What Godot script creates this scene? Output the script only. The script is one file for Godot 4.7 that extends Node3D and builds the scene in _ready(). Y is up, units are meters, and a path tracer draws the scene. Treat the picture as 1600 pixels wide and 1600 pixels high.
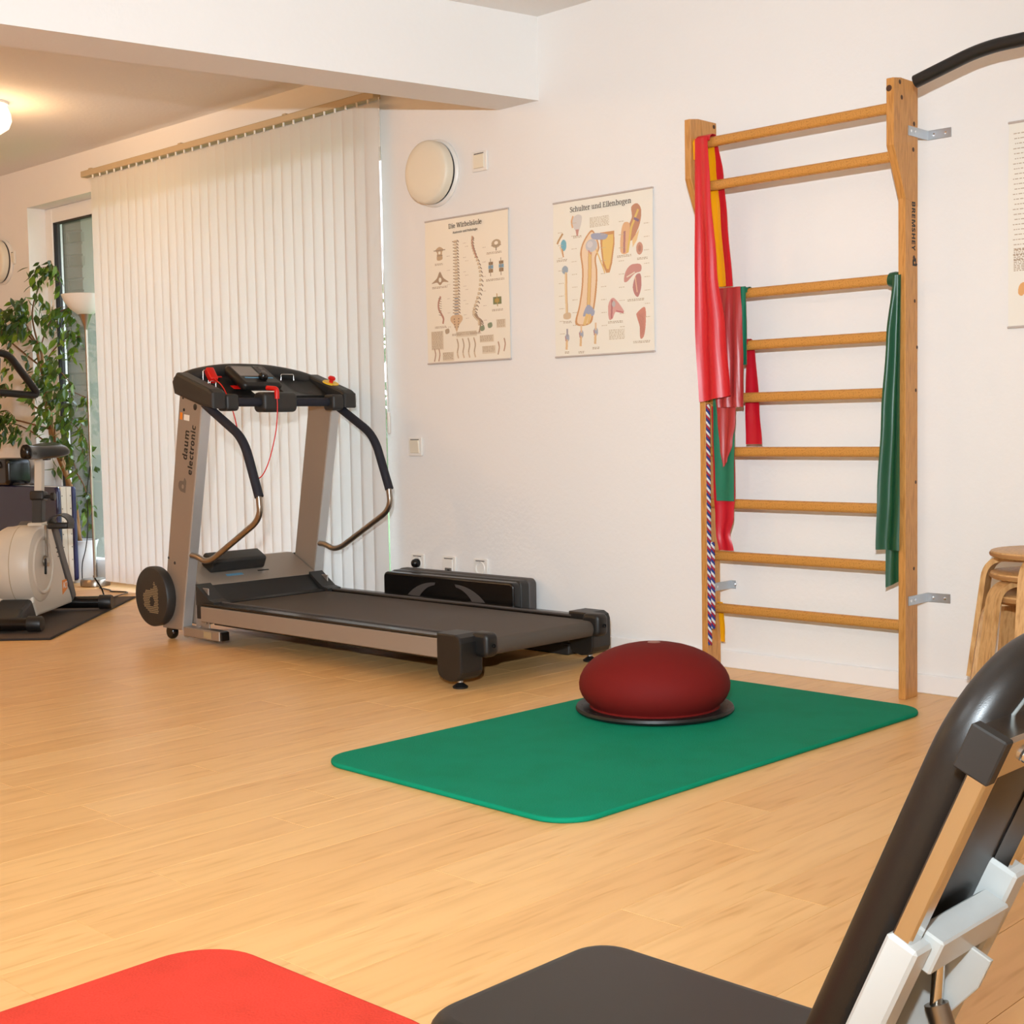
extends Node3D
# A physiotherapy exercise room: treadmill, wall bars, mats, bike, plant by the window.

var used := {}
var mats := {}
var rng := RandomNumberGenerator.new()

const WALL_Z := -4.14
const CEIL_Y := 2.52

func _ready() -> void:
	rng.seed = 7
	make_camera()
	make_sky_and_lights()
	make_materials()
	build_shell()
	build_floor()
	build_window()
	build_outside()
	build_blinds()
	build_lamps()
	build_treadmill()
	build_wall_bars()
	build_mats_and_dome()
	build_bench()
	build_bike()
	build_folded_couch()
	build_plant()
	build_floor_lamp()
	build_steps()
	build_stools()
	build_wall_fittings()
	build_posters()

# ---------------------------------------------------------------- camera and light
func make_camera() -> void:
	var cam := Camera3D.new()
	cam.name = "camera"
	cam.fov = 40.625
	cam.near = 0.05
	cam.far = 120.0
	# yaw, pitch, roll found from the room's vanishing points
	var b := Basis(Vector3.UP, 0.76945735) * Basis(Vector3.RIGHT, -0.06342291) * Basis(Vector3.BACK, -0.01835181)
	cam.transform = Transform3D(b, Vector3(0, 0.9, 0))
	cam.current = true
	add_child(cam)

func make_sky_and_lights() -> void:
	var env := Environment.new()
	var sky := Sky.new()
	var sm := ProceduralSkyMaterial.new()
	sm.sky_top_color = Color(0.80, 0.86, 0.93)
	sm.sky_horizon_color = Color(0.92, 0.94, 0.96)
	sm.ground_horizon_color = Color(0.62, 0.64, 0.60)
	sm.ground_bottom_color = Color(0.30, 0.32, 0.26)
	sm.sky_energy_multiplier = 1.0
	sky.sky_material = sm
	env.background_mode = Environment.BG_SKY
	env.sky = sky
	env.background_energy_multiplier = 8.0
	env.tonemap_mode = Environment.TONE_MAPPER_LINEAR
	env.tonemap_exposure = 1.07
	env.sdfgi_enabled = true
	env.ssao_enabled = true
	env.ssil_enabled = true
	var we := WorldEnvironment.new()
	we.name = "world_environment"
	we.environment = env
	add_child(we)
	# the photographer's flash, just above and behind the camera, aimed at the wall
	var fl := SpotLight3D.new()
	fl.name = "camera_flash"
	fl.light_color = Color(0.91, 0.965, 1.0)
	fl.light_energy = 20.0
	fl.spot_angle = 45.0
	fl.spot_angle_attenuation = 1.0
	fl.spot_range = 30.0
	fl.spot_attenuation = 2.0
	fl.light_size = 0.03
	fl.shadow_enabled = true
	fl.position = Vector3(0.1, 1.32, 0.25)
	add_child(fl)
	fl.look_at(Vector3(-5.2, 1.50, -4.14))
	# ceiling lamps of the near half of the room (their fittings are built in build_lamps)
	for p in [Vector3(-1.7, 2.40, 0.9), Vector3(0.6, 2.40, 0.9), Vector3(0.6, 2.40, 2.3)]:
		var a := AreaLight3D.new()
		a.name = "ceiling_panel_light"
		a.area_size = Vector2(0.55, 0.55)
		a.light_color = Color(0.94, 0.98, 1.0)
		a.light_energy = 2.6
		a.area_range = 20.0
		a.shadow_enabled = true
		a.position = p
		a.rotation_degrees = Vector3(-90, 0, 0)
		add_child(a, true)
	for k in LEFT_LAMPS.size():
		var p: Vector3 = LEFT_LAMPS[k]
		var o := OmniLight3D.new()
		o.name = "warm_bulb_light"
		o.light_color = Color(1.0, 0.80, 0.57)
		o.light_energy = 0.30 if k == 0 else 1.1
		o.omni_range = 20.0
		o.omni_attenuation = 2.0
		o.light_size = 0.08
		o.shadow_enabled = true
		o.position = p
		add_child(o, true)

const LEFT_LAMPS := [Vector3(-6.60, 2.435, -3.19), Vector3(-7.3, 2.435, -0.6), Vector3(-6.2, 2.435, 1.4)]

# ---------------------------------------------------------------- naming and tagging
func numbered(called: String, parent: Node) -> String:
	var key := str(parent.get_instance_id()) + called
	if not used.has(key):
		used[key] = 0
		return called
	used[key] += 1
	return "%s_%03d" % [called, used[key]]

func tag(o: Node, label: String, category: String, group := "", kind := "") -> Node:
	o.set_meta("label", label)
	if category != "":
		o.set_meta("category", category)
	if group != "":
		o.set_meta("group", group)
	if kind != "":
		o.set_meta("kind", kind)
	return o

func thing(called: String, label: String, category: String, at := Vector3.ZERO, group := "", turn := 0.0) -> Node3D:
	var o := Node3D.new()
	o.name = numbered(called, self)
	o.position = at
	o.rotation.y = turn
	add_child(o, true)
	tag(o, label, category, group)
	return o

# a mesh whose vertices are in the parent's own axes
func part(called: String, mesh: Mesh, m: Material, parent: Node3D, at := Vector3.ZERO, rot := Vector3.ZERO) -> MeshInstance3D:
	var o := MeshInstance3D.new()
	o.name = numbered(called, parent)
	o.mesh = mesh
	o.material_override = m
	o.position = at
	o.rotation_degrees = rot
	o.cast_shadow = GeometryInstance3D.SHADOW_CASTING_SETTING_ON
	parent.add_child(o, true)
	return o

# a mesh whose place is given in the world, under a thing that is not turned
func wpart(called: String, mesh: Mesh, m: Material, parent: Node3D, at := Vector3.ZERO, rot := Vector3.ZERO) -> MeshInstance3D:
	return part(called, mesh, m, parent, at - parent.position, rot)

func struct(called: String, mesh: Mesh, m: Material, label: String, at := Vector3.ZERO, rot := Vector3.ZERO) -> MeshInstance3D:
	var o := part(called, mesh, m, self, at, rot)
	o.set_meta("kind", "structure")
	o.set_meta("label", label)
	return o

# ---------------------------------------------------------------- mesh helpers
func begin() -> SurfaceTool:
	var s := SurfaceTool.new()
	s.begin(Mesh.PRIMITIVE_TRIANGLES)
	return s

func finish(s: SurfaceTool) -> ArrayMesh:
	s.generate_normals()
	return s.commit()

# corners counter-clockwise seen from outside
func tri(s: SurfaceTool, a: Vector3, b: Vector3, c: Vector3, g := -1) -> void:
	s.set_smooth_group(g)
	s.add_vertex(a)
	s.set_smooth_group(g)
	s.add_vertex(c)
	s.set_smooth_group(g)
	s.add_vertex(b)

func quad(s: SurfaceTool, a: Vector3, b: Vector3, c: Vector3, d: Vector3, g := -1) -> void:
	tri(s, a, b, c, g)
	tri(s, a, c, d, g)

func add_box(s: SurfaceTool, size: Vector3, bev: float, at := Vector3.ZERO) -> void:
	var h := size * 0.5
	var e := minf(bev, minf(h.x, minf(h.y, h.z)) * 0.95)
	for ax in 3:
		for sg in [-1.0, 1.0]:
			var u := (ax + 1) % 3
			var v := (ax + 2) % 3
			var p: Array[Vector3] = []
			for k in [[-1, -1], [1, -1], [1, 1], [-1, 1]]:
				var q := Vector3.ZERO
				q[ax] = sg * h[ax]
				q[u] = k[0] * (h[u] - e)
				q[v] = k[1] * (h[v] - e)
				p.append(q + at)
			if sg > 0:
				quad(s, p[0], p[1], p[2], p[3])
			else:
				quad(s, p[3], p[2], p[1], p[0])
	if e <= 0.0:
		return
	for ax in 3:
		var u := (ax + 1) % 3
		var v := (ax + 2) % 3
		for su in [-1.0, 1.0]:
			for sv in [-1.0, 1.0]:
				var q: Array[Vector3] = []
				for k in [[-1.0, 0], [1.0, 0], [1.0, 1], [-1.0, 1]]:
					var r := Vector3.ZERO
					r[ax] = k[0] * (h[ax] - e)
					r[u] = su * (h[u] - (0.0 if k[1] == 0 else e))
					r[v] = sv * (h[v] - (e if k[1] == 0 else 0.0))
					q.append(r + at)
				if su * sv > 0:
					quad(s, q[3], q[2], q[1], q[0])
				else:
					quad(s, q[0], q[1], q[2], q[3])
	for sx in [-1.0, 1.0]:
		for sy in [-1.0, 1.0]:
			for sz in [-1.0, 1.0]:
				var a := Vector3(sx * h.x, sy * (h.y - e), sz * (h.z - e)) + at
				var b := Vector3(sx * (h.x - e), sy * h.y, sz * (h.z - e)) + at
				var c := Vector3(sx * (h.x - e), sy * (h.y - e), sz * h.z) + at
				if sx * sy * sz > 0:
					tri(s, a, b, c)
				else:
					tri(s, a, c, b)

func box(size: Vector3, bev := 0.0) -> ArrayMesh:
	var s := begin()
	add_box(s, size, bev)
	return finish(s)

# box with edges rounded in r: an extruded rounded rectangle with rounded rims
func soft_box(size: Vector3, r: float, rim := -1.0) -> ArrayMesh:
	return extrude(rounded_rect(size.x, size.y, r, 6), size.z, r * 0.7 if rim < 0.0 else rim, 3, true)

func rounded_rect(w: float, h: float, r: float, n := 6) -> PackedVector2Array:
	var out := PackedVector2Array()
	var c := [Vector2(w / 2 - r, h / 2 - r), Vector2(-w / 2 + r, h / 2 - r), Vector2(-w / 2 + r, -h / 2 + r), Vector2(w / 2 - r, -h / 2 + r)]
	for k in 4:
		for i in n + 1:
			var a := PI / 2 * (k + float(i) / n)
			out.append(c[k] + Vector2(cos(a), sin(a)) * r)
	return out

func inset(poly: PackedVector2Array, d: float) -> PackedVector2Array:
	var out := PackedVector2Array()
	var n := poly.size()
	for i in n:
		var a := (poly[i] - poly[(i + n - 1) % n]).normalized()
		var b := (poly[(i + 1) % n] - poly[i]).normalized()
		var na := Vector2(-a.y, a.x)
		var nb := Vector2(-b.y, b.x)
		var m := na + nb
		if m.length() < 0.05:
			m = na
		m = m.normalized()
		out.append(poly[i] + m * (d / maxf(0.45, m.dot(na))))
	return out

# counter-clockwise polygon in x, y drawn out along z, centred; the rims are rounded in `steps` steps
func extrude(poly: PackedVector2Array, depth: float, bev := 0.0, steps := 1, smooth := false) -> ArrayMesh:
	var s := begin()
	add_extrude(s, poly, depth, bev, steps, smooth)
	return finish(s)

func add_extrude(s: SurfaceTool, poly_in: PackedVector2Array, depth: float, bev := 0.0, steps := 1, smooth := false, at := Vector3.ZERO) -> void:
	var poly := poly_in
	if Geometry2D.is_polygon_clockwise(poly):
		poly = poly_in.duplicate()
		poly.reverse()
	# is_polygon_clockwise works with y down; make sure the area is positive with y up
	var area := 0.0
	for i in poly.size():
		area += poly[i].cross(poly[(i + 1) % poly.size()])
	if area < 0.0:
		poly.reverse()
	var rings: Array = []
	var e := minf(bev, depth * 0.49)
	if e > 0.0:
		for k in steps + 1:
			var a := PI / 2 * float(k) / steps
			rings.append([inset(poly, e * (1.0 - sin(a))) if k < steps else poly, -depth / 2 + e * (1.0 - cos(a))])
		for k in steps + 1:
			var a := PI / 2 * float(steps - k) / steps
			rings.append([inset(poly, e * (1.0 - sin(a))) if k > 0 else poly, depth / 2 - e * (1.0 - cos(a))])
	else:
		rings = [[poly, -depth / 2], [poly, depth / 2]]
	var n := poly.size()
	for k in rings.size() - 1:
		var p0: PackedVector2Array = rings[k][0]
		var p1: PackedVector2Array = rings[k + 1][0]
		var z0: float = rings[k][1]
		var z1: float = rings[k + 1][1]
		for i in n:
			var j := (i + 1) % n
			quad(s, Vector3(p0[i].x, p0[i].y, z0) + at, Vector3(p0[j].x, p0[j].y, z0) + at, Vector3(p1[j].x, p1[j].y, z1) + at, Vector3(p1[i].x, p1[i].y, z1) + at, 1 if smooth else -1)
	for end in [0, rings.size() - 1]:
		var p: PackedVector2Array = rings[end][0]
		var z: float = rings[end][1]
		var idx := Geometry2D.triangulate_polygon(p)
		for t in range(0, idx.size(), 3):
			var a := p[idx[t]]
			var b := p[idx[t + 1]]
			var c := p[idx[t + 2]]
			if (b - a).cross(c - a) < 0.0:
				var w := b
				b = c
				c = w
			if end == 0:
				tri(s, Vector3(a.x, a.y, z) + at, Vector3(c.x, c.y, z) + at, Vector3(b.x, b.y, z) + at)
			else:
				tri(s, Vector3(a.x, a.y, z) + at, Vector3(b.x, b.y, z) + at, Vector3(c.x, c.y, z) + at)

# path with its corners rounded
func bend(p: Array, r: float, n := 6) -> Array:
	var out := [p[0]]
	for i in range(1, p.size() - 1):
		var a: Vector3 = p[i - 1] - p[i]
		var b: Vector3 = p[i + 1] - p[i]
		var ra := minf(r, a.length() * 0.49)
		var rb := minf(r, b.length() * 0.49)
		var q0: Vector3 = p[i] + a.normalized() * ra
		var q1: Vector3 = p[i] + b.normalized() * rb
		for k in n + 1:
			var t := float(k) / n
			out.append(q0.lerp(p[i], t).lerp(Vector3(p[i]).lerp(q1, t), t))
	out.append(p[-1])
	return out

func curve(p: Array, n := 8) -> Array:
	var out := []
	for i in p.size() - 1:
		var a: Vector3 = p[maxi(i - 1, 0)]
		var b: Vector3 = p[i]
		var c: Vector3 = p[i + 1]
		var d: Vector3 = p[mini(i + 2, p.size() - 1)]
		for k in n:
			out.append(b.cubic_interpolate(c, a, d, float(k) / n))
	out.append(p[-1])
	return out

func tube(p: Array, r: Variant, n := 12, caps := true) -> ArrayMesh:
	var s := begin()
	add_tube(s, p, r, n, caps)
	return finish(s)

func add_tube(s: SurfaceTool, p: Array, r: Variant, n := 12, caps := true, flat := 1.0) -> void:
	var rings := []
	var up := Vector3.ZERO
	for i in p.size():
		var t: Vector3 = (Vector3(p[mini(i + 1, p.size() - 1)]) - Vector3(p[maxi(i - 1, 0)])).normalized()
		if up == Vector3.ZERO:
			up = (Vector3.UP if absf(t.y) < 0.9 else Vector3.RIGHT)
		up = (up - t * up.dot(t)).normalized()
		var sd := t.cross(up)
		var rr: float = r[i] if r is Array else r
		var ring: Array[Vector3] = []
		for k in n:
			var a := TAU * k / n
			ring.append(p[i] + up * cos(a) * rr * flat + sd * sin(a) * rr)
		rings.append(ring)
	for i in p.size() - 1:
		for k in n:
			var j := (k + 1) % n
			quad(s, rings[i][k], rings[i][j], rings[i + 1][j], rings[i + 1][k], 1)
	if caps:
		for k in n:
			var j := (k + 1) % n
			tri(s, p[0], rings[0][j], rings[0][k])
			tri(s, p[-1], rings[-1][k], rings[-1][j])

# profile [radius, height] from bottom to top turned about y; sharp corners stay sharp
func lathe(prof: Array, n := 32) -> ArrayMesh:
	var s := begin()
	add_lathe(s, prof, n)
	return finish(s)

func add_lathe(s: SurfaceTool, prof: Array, n := 32, at := Vector3.ZERO) -> void:
	var g := 2
	for i in prof.size() - 1:
		if i > 0:
			var a: Vector2 = (prof[i] - prof[i - 1]).normalized()
			var b: Vector2 = (prof[i + 1] - prof[i]).normalized()
			if a.dot(b) < 0.75:
				g += 1
		for k in n:
			var a0 := TAU * k / n
			var a1 := TAU * (k + 1) / n
			if k == n - 1:
				a1 = 0.0
			var d0 := Vector3(sin(a0), 0, cos(a0))
			var d1 := Vector3(sin(a1), 0, cos(a1))
			var p: Vector2 = prof[i]
			var q: Vector2 = prof[i + 1]
			var up0 := Vector3(0, p.y, 0) + at
			var up1 := Vector3(0, q.y, 0) + at
			if p.x < 1e-6:
				tri(s, up0, up1 + d1 * q.x, up1 + d0 * q.x, g)
			elif q.x < 1e-6:
				tri(s, up0 + d0 * p.x, up0 + d1 * p.x, up1, g)
			else:
				quad(s, up0 + d0 * p.x, up0 + d1 * p.x, up1 + d1 * q.x, up1 + d0 * q.x, g)

func V(x: float, y: float) -> Vector2:
	return Vector2(x, y)

# a grid of points (rows of Vector3) as a sheet with thickness
func sheet(rows: Array, thick: float) -> ArrayMesh:
	var s := begin()
	var nr := rows.size()
	var nc: int = rows[0].size()
	var top := []
	var bot := []
	for i in nr:
		var a := []
		var b := []
		for j in nc:
			var du: Vector3 = rows[i][mini(j + 1, nc - 1)] - rows[i][maxi(j - 1, 0)]
			var dv: Vector3 = rows[mini(i + 1, nr - 1)][j] - rows[maxi(i - 1, 0)][j]
			var nn := du.cross(dv).normalized()
			a.append(rows[i][j] + nn * thick * 0.5)
			b.append(rows[i][j] - nn * thick * 0.5)
		top.append(a)
		bot.append(b)
	for i in nr - 1:
		for j in nc - 1:
			quad(s, top[i][j], top[i][j + 1], top[i + 1][j + 1], top[i + 1][j], 1)
			quad(s, bot[i][j], bot[i + 1][j], bot[i + 1][j + 1], bot[i][j + 1], 2)
	for i in nr - 1:
		quad(s, top[i][0], top[i + 1][0], bot[i + 1][0], bot[i][0])
		quad(s, top[i][nc - 1], bot[i][nc - 1], bot[i + 1][nc - 1], top[i + 1][nc - 1])
	for j in nc - 1:
		quad(s, top[0][j], bot[0][j], bot[0][j + 1], top[0][j + 1])
		quad(s, top[nr - 1][j], top[nr - 1][j + 1], bot[nr - 1][j + 1], bot[nr - 1][j])
	return finish(s)

func lettering(text: String, size: float, font := "Droid Sans", thick := 0.0008, weight := 400) -> TextMesh:
	var f := SystemFont.new()
	f.font_names = PackedStringArray([font])
	f.font_weight = weight
	var t := TextMesh.new()
	t.font = f
	t.text = text
	t.font_size = 32
	t.pixel_size = size / 32.0
	t.depth = thick
	t.curve_step = 1.0
	return t

# ---------------------------------------------------------------- materials
func mat(called: String, c: Color, rough := 0.6, metal := 0.0, spec := 0.5) -> StandardMaterial3D:
	var m := StandardMaterial3D.new()
	m.resource_name = called
	m.albedo_color = c
	m.roughness = rough
	m.metallic = metal
	m.metallic_specular = spec
	mats[called] = m
	return m

func noise_tex(freq: float, oct: int, ramp: Array, seed_: int, size := 512, normal := false, bump := 4.0) -> NoiseTexture2D:
	var n := FastNoiseLite.new()
	n.noise_type = FastNoiseLite.TYPE_SIMPLEX_SMOOTH
	n.seed = seed_
	n.frequency = freq
	n.fractal_octaves = oct
	var t := NoiseTexture2D.new()
	t.width = size
	t.height = size
	t.seamless = true
	t.noise = n
	if normal:
		t.as_normal_map = true
		t.bump_strength = bump
	elif not ramp.is_empty():
		var g := Gradient.new()
		var off := PackedFloat32Array()
		var col := PackedColorArray()
		for r in ramp:
			off.append(r[0])
			col.append(r[1])
		g.offsets = off
		g.colors = col
		t.color_ramp = g
	return t

func triplanar(m: StandardMaterial3D, scale: Vector3, world := false) -> void:
	m.uv1_triplanar = true
	m.uv1_world_triplanar = world
	m.uv1_scale = scale
	m.uv1_triplanar_sharpness = 4.0

func make_materials() -> void:
	var plaster := noise_tex(0.03, 4, [], 3, 512, true, 3.0)
	var w := mat("white_wall_paint", Color(0.925, 0.91, 0.895), 0.85, 0.0, 0.3)
	w.normal_enabled = true
	w.normal_texture = plaster
	w.normal_scale = 0.18
	triplanar(w, Vector3(2.2, 2.2, 2.2), true)
	var c := mat("white_ceiling_paint", Color(0.925, 0.91, 0.895), 0.9, 0.0, 0.3)
	c.normal_enabled = true
	c.normal_texture = plaster
	c.normal_scale = 0.2
	triplanar(c, Vector3(2.0, 2.0, 2.0), true)
	mat("white_trim", Color(0.93, 0.92, 0.91), 0.5)
	mat("white_plastic", Color(0.92, 0.90, 0.87), 0.35)
	mat("cream_plastic", Color(0.90, 0.86, 0.78), 0.4)
	# floor planks: pale beech laminate in five tones
	var grain := noise_tex(0.007, 3, [[0.0, Color(0.94, 0.92, 0.895)], [0.35, Color(0.975, 0.967, 0.957)], [0.55, Color(0.99, 0.99, 0.99)], [1.0, Color(1, 1, 1)]], 11, 1024)
	var fleck := noise_tex(0.02, 2, [[0.0, Color(0.92, 0.87, 0.80)], [0.25, Color(1, 1, 1)], [1.0, Color(1, 1, 1)]], 5, 512)
	var tones := [Color(0.925, 0.725, 0.470), Color(0.910, 0.705, 0.450), Color(0.935, 0.742, 0.490), Color(0.917, 0.717, 0.465), Color(0.930, 0.733, 0.477)]
	for i in tones.size():
		var m := mat("beech_plank_%d" % i, tones[i], 0.36, 0.0, 0.42)
		m.albedo_texture = grain
		m.detail_enabled = true
		m.detail_blend_mode = BaseMaterial3D.BLEND_MODE_MUL
		m.detail_albedo = fleck
		triplanar(m, Vector3(3.1, 3.1, 0.32), true)
		m.uv1_offset = Vector3(0.31 * i, 0.13 * i, 0.37 * i)
	mat("floor_base", Color(0.62, 0.45, 0.28), 0.7)
	# pine of the wall bars
	var ring := noise_tex(0.02, 4, [[0.0, Color(0.80, 0.74, 0.66)], [0.4, Color(0.94, 0.92, 0.89)], [0.6, Color(1, 1, 1)], [1.0, Color(0.92, 0.88, 0.82)]], 21, 512)
	var p := mat("varnished_pine", Color(0.80, 0.565, 0.30), 0.42)
	p.albedo_texture = ring
	triplanar(p, Vector3(12, 0.9, 12))
	var rr := mat("varnished_rung", Color(0.80, 0.56, 0.27), 0.4)
	rr.albedo_texture = ring
	triplanar(rr, Vector3(0.9, 14, 14))
	mat("pine_knot", Color(0.27, 0.15, 0.07), 0.6)
	var bw := mat("birch_ply", Color(0.84, 0.66, 0.44), 0.42)
	bw.albedo_texture = ring
	triplanar(bw, Vector3(5, 1.2, 5))
	mat("ply_edge", Color(0.66, 0.47, 0.28), 0.6)
	# metals
	mat("brushed_aluminium", Color(0.66, 0.63, 0.60), 0.42, 0.75)
	mat("silver_paint", Color(0.60, 0.55, 0.50), 0.45, 0.35)
	mat("bright_edge", Color(0.80, 0.79, 0.78), 0.35, 0.6)
	mat("chrome", Color(0.88, 0.88, 0.88), 0.16, 1.0)
	mat("satin_steel", Color(0.62, 0.58, 0.53), 0.28, 0.95)
	mat("zinc", Color(0.72, 0.73, 0.74), 0.38, 0.9)
	mat("white_enamel", Color(0.80, 0.81, 0.80), 0.3)
	# plastics and rubbers
	mat("black_plastic", Color(0.090, 0.085, 0.080), 0.45)
	mat("charcoal_plastic", Color(0.155, 0.148, 0.140), 0.5)
	mat("navy_foam", Color(0.095, 0.10, 0.145), 0.75)
	mat("black_gloss", Color(0.055, 0.050, 0.048), 0.25)
	mat("dark_grey", Color(0.30, 0.28, 0.27), 0.6)
	mat("mid_grey", Color(0.42, 0.40, 0.38), 0.6)
	var belt := mat("belt_rubber", Color(0.345, 0.305, 0.265), 0.75)
	belt.albedo_texture = noise_tex(0.35, 2, [[0.0, Color(0.84, 0.84, 0.84)], [1.0, Color(1, 1, 1)]], 31, 256)
	triplanar(belt, Vector3(9, 9, 9))
	mat("red_plastic", Color(0.85, 0.09, 0.06), 0.4)
	mat("yellow_plastic", Color(0.93, 0.76, 0.05), 0.4)
	mat("screen_grey", Color(0.50, 0.46, 0.43), 0.25)
	mat("print_black", Color(0.09, 0.08, 0.08), 0.6)
	mat("print_grey", Color(0.42, 0.38, 0.34), 0.6)
	mat("print_tan", Color(0.66, 0.58, 0.44), 0.6)
	mat("print_blue", Color(0.36, 0.55, 0.66), 0.6)
	mat("print_white", Color(0.92, 0.90, 0.86), 0.6)
	mat("print_orange", Color(0.90, 0.52, 0.12), 0.5)
	# mats, dome, vinyl
	var foam := noise_tex(0.25, 3, [], 41, 512, true, 2.0)
	var scuff := noise_tex(0.008, 4, [[0.0, Color(0.93, 0.96, 0.93)], [0.6, Color(1, 1, 1)], [0.82, Color(1, 1, 1)], [1.0, Color(1.0, 1.0, 1.0)]], 43, 512)
	for spec in [["green_mat_foam", Color(0.03, 0.525, 0.39)], ["red_mat_foam", Color(0.87, 0.265, 0.205)]]:
		var m := mat(spec[0], spec[1], 0.8, 0.0, 0.25)
		m.albedo_texture = scuff
		m.normal_enabled = true
		m.normal_texture = foam
		m.normal_scale = 0.3
		triplanar(m, Vector3(1.3, 1.3, 1.3), true)
	var ball := mat("burgundy_rubber", Color(0.44, 0.085, 0.07), 0.75, 0.0, 0.3)
	ball.normal_enabled = true
	ball.normal_texture = foam
	ball.normal_scale = 0.35
	triplanar(ball, Vector3(6, 6, 6))
	mat("pale_valve", Color(0.62, 0.42, 0.38), 0.5)
	var vin := mat("black_vinyl", Color(0.115, 0.100, 0.088), 0.38)
	vin.normal_enabled = true
	vin.normal_texture = foam
	vin.normal_scale = 0.12
	triplanar(vin, Vector3(6, 6, 6))
	mat("worn_piping", Color(0.42, 0.43, 0.42), 0.6)
	mat("navy_vinyl", Color(0.11, 0.11, 0.25), 0.2)
	mat("navy_edge", Color(0.11, 0.12, 0.30), 0.4)
	# latex bands
	for spec in [["red_latex", Color(0.80, 0.12, 0.16)], ["dark_red_latex", Color(0.68, 0.20, 0.20)], ["crimson_latex", Color(0.76, 0.06, 0.15)], ["yellow_latex", Color(0.95, 0.66, 0.02)], ["green_latex", Color(0.10, 0.45, 0.34)], ["dark_green_latex", Color(0.075, 0.30, 0.19)]]:
		var m := mat(spec[0], spec[1], 0.36)
		m.backlight_enabled = true
		m.backlight = Color(0.35, 0.35, 0.35)
	mat("rope_blue", Color(0.15, 0.22, 0.50), 0.8)
	mat("rope_white", Color(0.85, 0.85, 0.85), 0.8)
	mat("rope_red", Color(0.62, 0.13, 0.22), 0.8)
	# blinds
	var bl := mat("blind_fabric", Color(0.90, 0.875, 0.85), 0.85, 0.0, 0.2)
	bl.backlight_enabled = true
	bl.backlight = Color(0.9, 0.9, 0.9)
	mat("beige_rail", Color(0.74, 0.66, 0.53), 0.5)
	# plant and outside
	for spec in [["leaf_green", Color(0.20, 0.33, 0.07)], ["leaf_dark", Color(0.115, 0.215, 0.05)], ["leaf_light", Color(0.36, 0.47, 0.08)]]:
		var m := mat(spec[0], spec[1], 0.4)
		m.backlight_enabled = true
		m.backlight = Color(0.30, 0.36, 0.12)
	mat("bark", Color(0.52, 0.36, 0.19), 0.8)
	mat("twig", Color(0.44, 0.29, 0.17), 0.8)
	mat("white_ceramic", Color(0.88, 0.88, 0.88), 0.3)
	mat("soil", Color(0.30, 0.10, 0.08), 0.9)
	mat("mat_carpet_edge", Color(0.17, 0.15, 0.14), 0.9)
	var cp := mat("mat_carpet", Color(0.42, 0.34, 0.27), 0.95)
	cp.albedo_texture = noise_tex(0.4, 2, [[0.0, Color(0.55, 0.55, 0.55)], [1.0, Color(1, 1, 1)]], 51, 256)
	triplanar(cp, Vector3(7, 7, 7), true)
	mat("bike_white", Color(0.80, 0.755, 0.69), 0.4)
	mat("bike_grey", Color(0.33, 0.31, 0.30), 0.5)
	for i in 3:
		var m := mat("grey_brick_%d" % i, [Color(0.45, 0.46, 0.40), Color(0.49, 0.49, 0.44), Color(0.41, 0.43, 0.38)][i], 0.9)
		m.albedo_texture = mats["belt_rubber"].albedo_texture
		triplanar(m, Vector3(4, 4, 4), true)
	mat("mortar", Color(0.47, 0.48, 0.43), 0.95)
	mat("roof_tile", Color(0.55, 0.63, 0.74), 0.5)
	mat("lawn", Color(0.22, 0.42, 0.10), 0.95)
	mat("stone_kerb", Color(0.50, 0.52, 0.48), 0.95)
	var gl := mat("window_glass", Color(0.90, 0.96, 0.94, 0.06), 0.02)
	gl.transparency = BaseMaterial3D.TRANSPARENCY_ALPHA
	mat("gasket", Color(0.16, 0.15, 0.14), 0.6)
	# lamps
	var bowl := mat("frosted_bowl", Color(0.93, 0.92, 0.90), 0.35)
	bowl.backlight_enabled = true
	bowl.backlight = Color(0.5, 0.5, 0.5)
	var glow := mat("glowing_opal", Color(1, 0.95, 0.88), 0.4)
	glow.emission_enabled = true
	glow.emission = Color(1.0, 0.90, 0.74)
	glow.emission_energy_multiplier = 2.2
	var panel := mat("glowing_panel", Color(1, 1, 1), 0.4)
	panel.emission_enabled = true
	panel.emission = Color(1.0, 0.965, 0.92)
	panel.emission_energy_multiplier = 1.5

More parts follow.
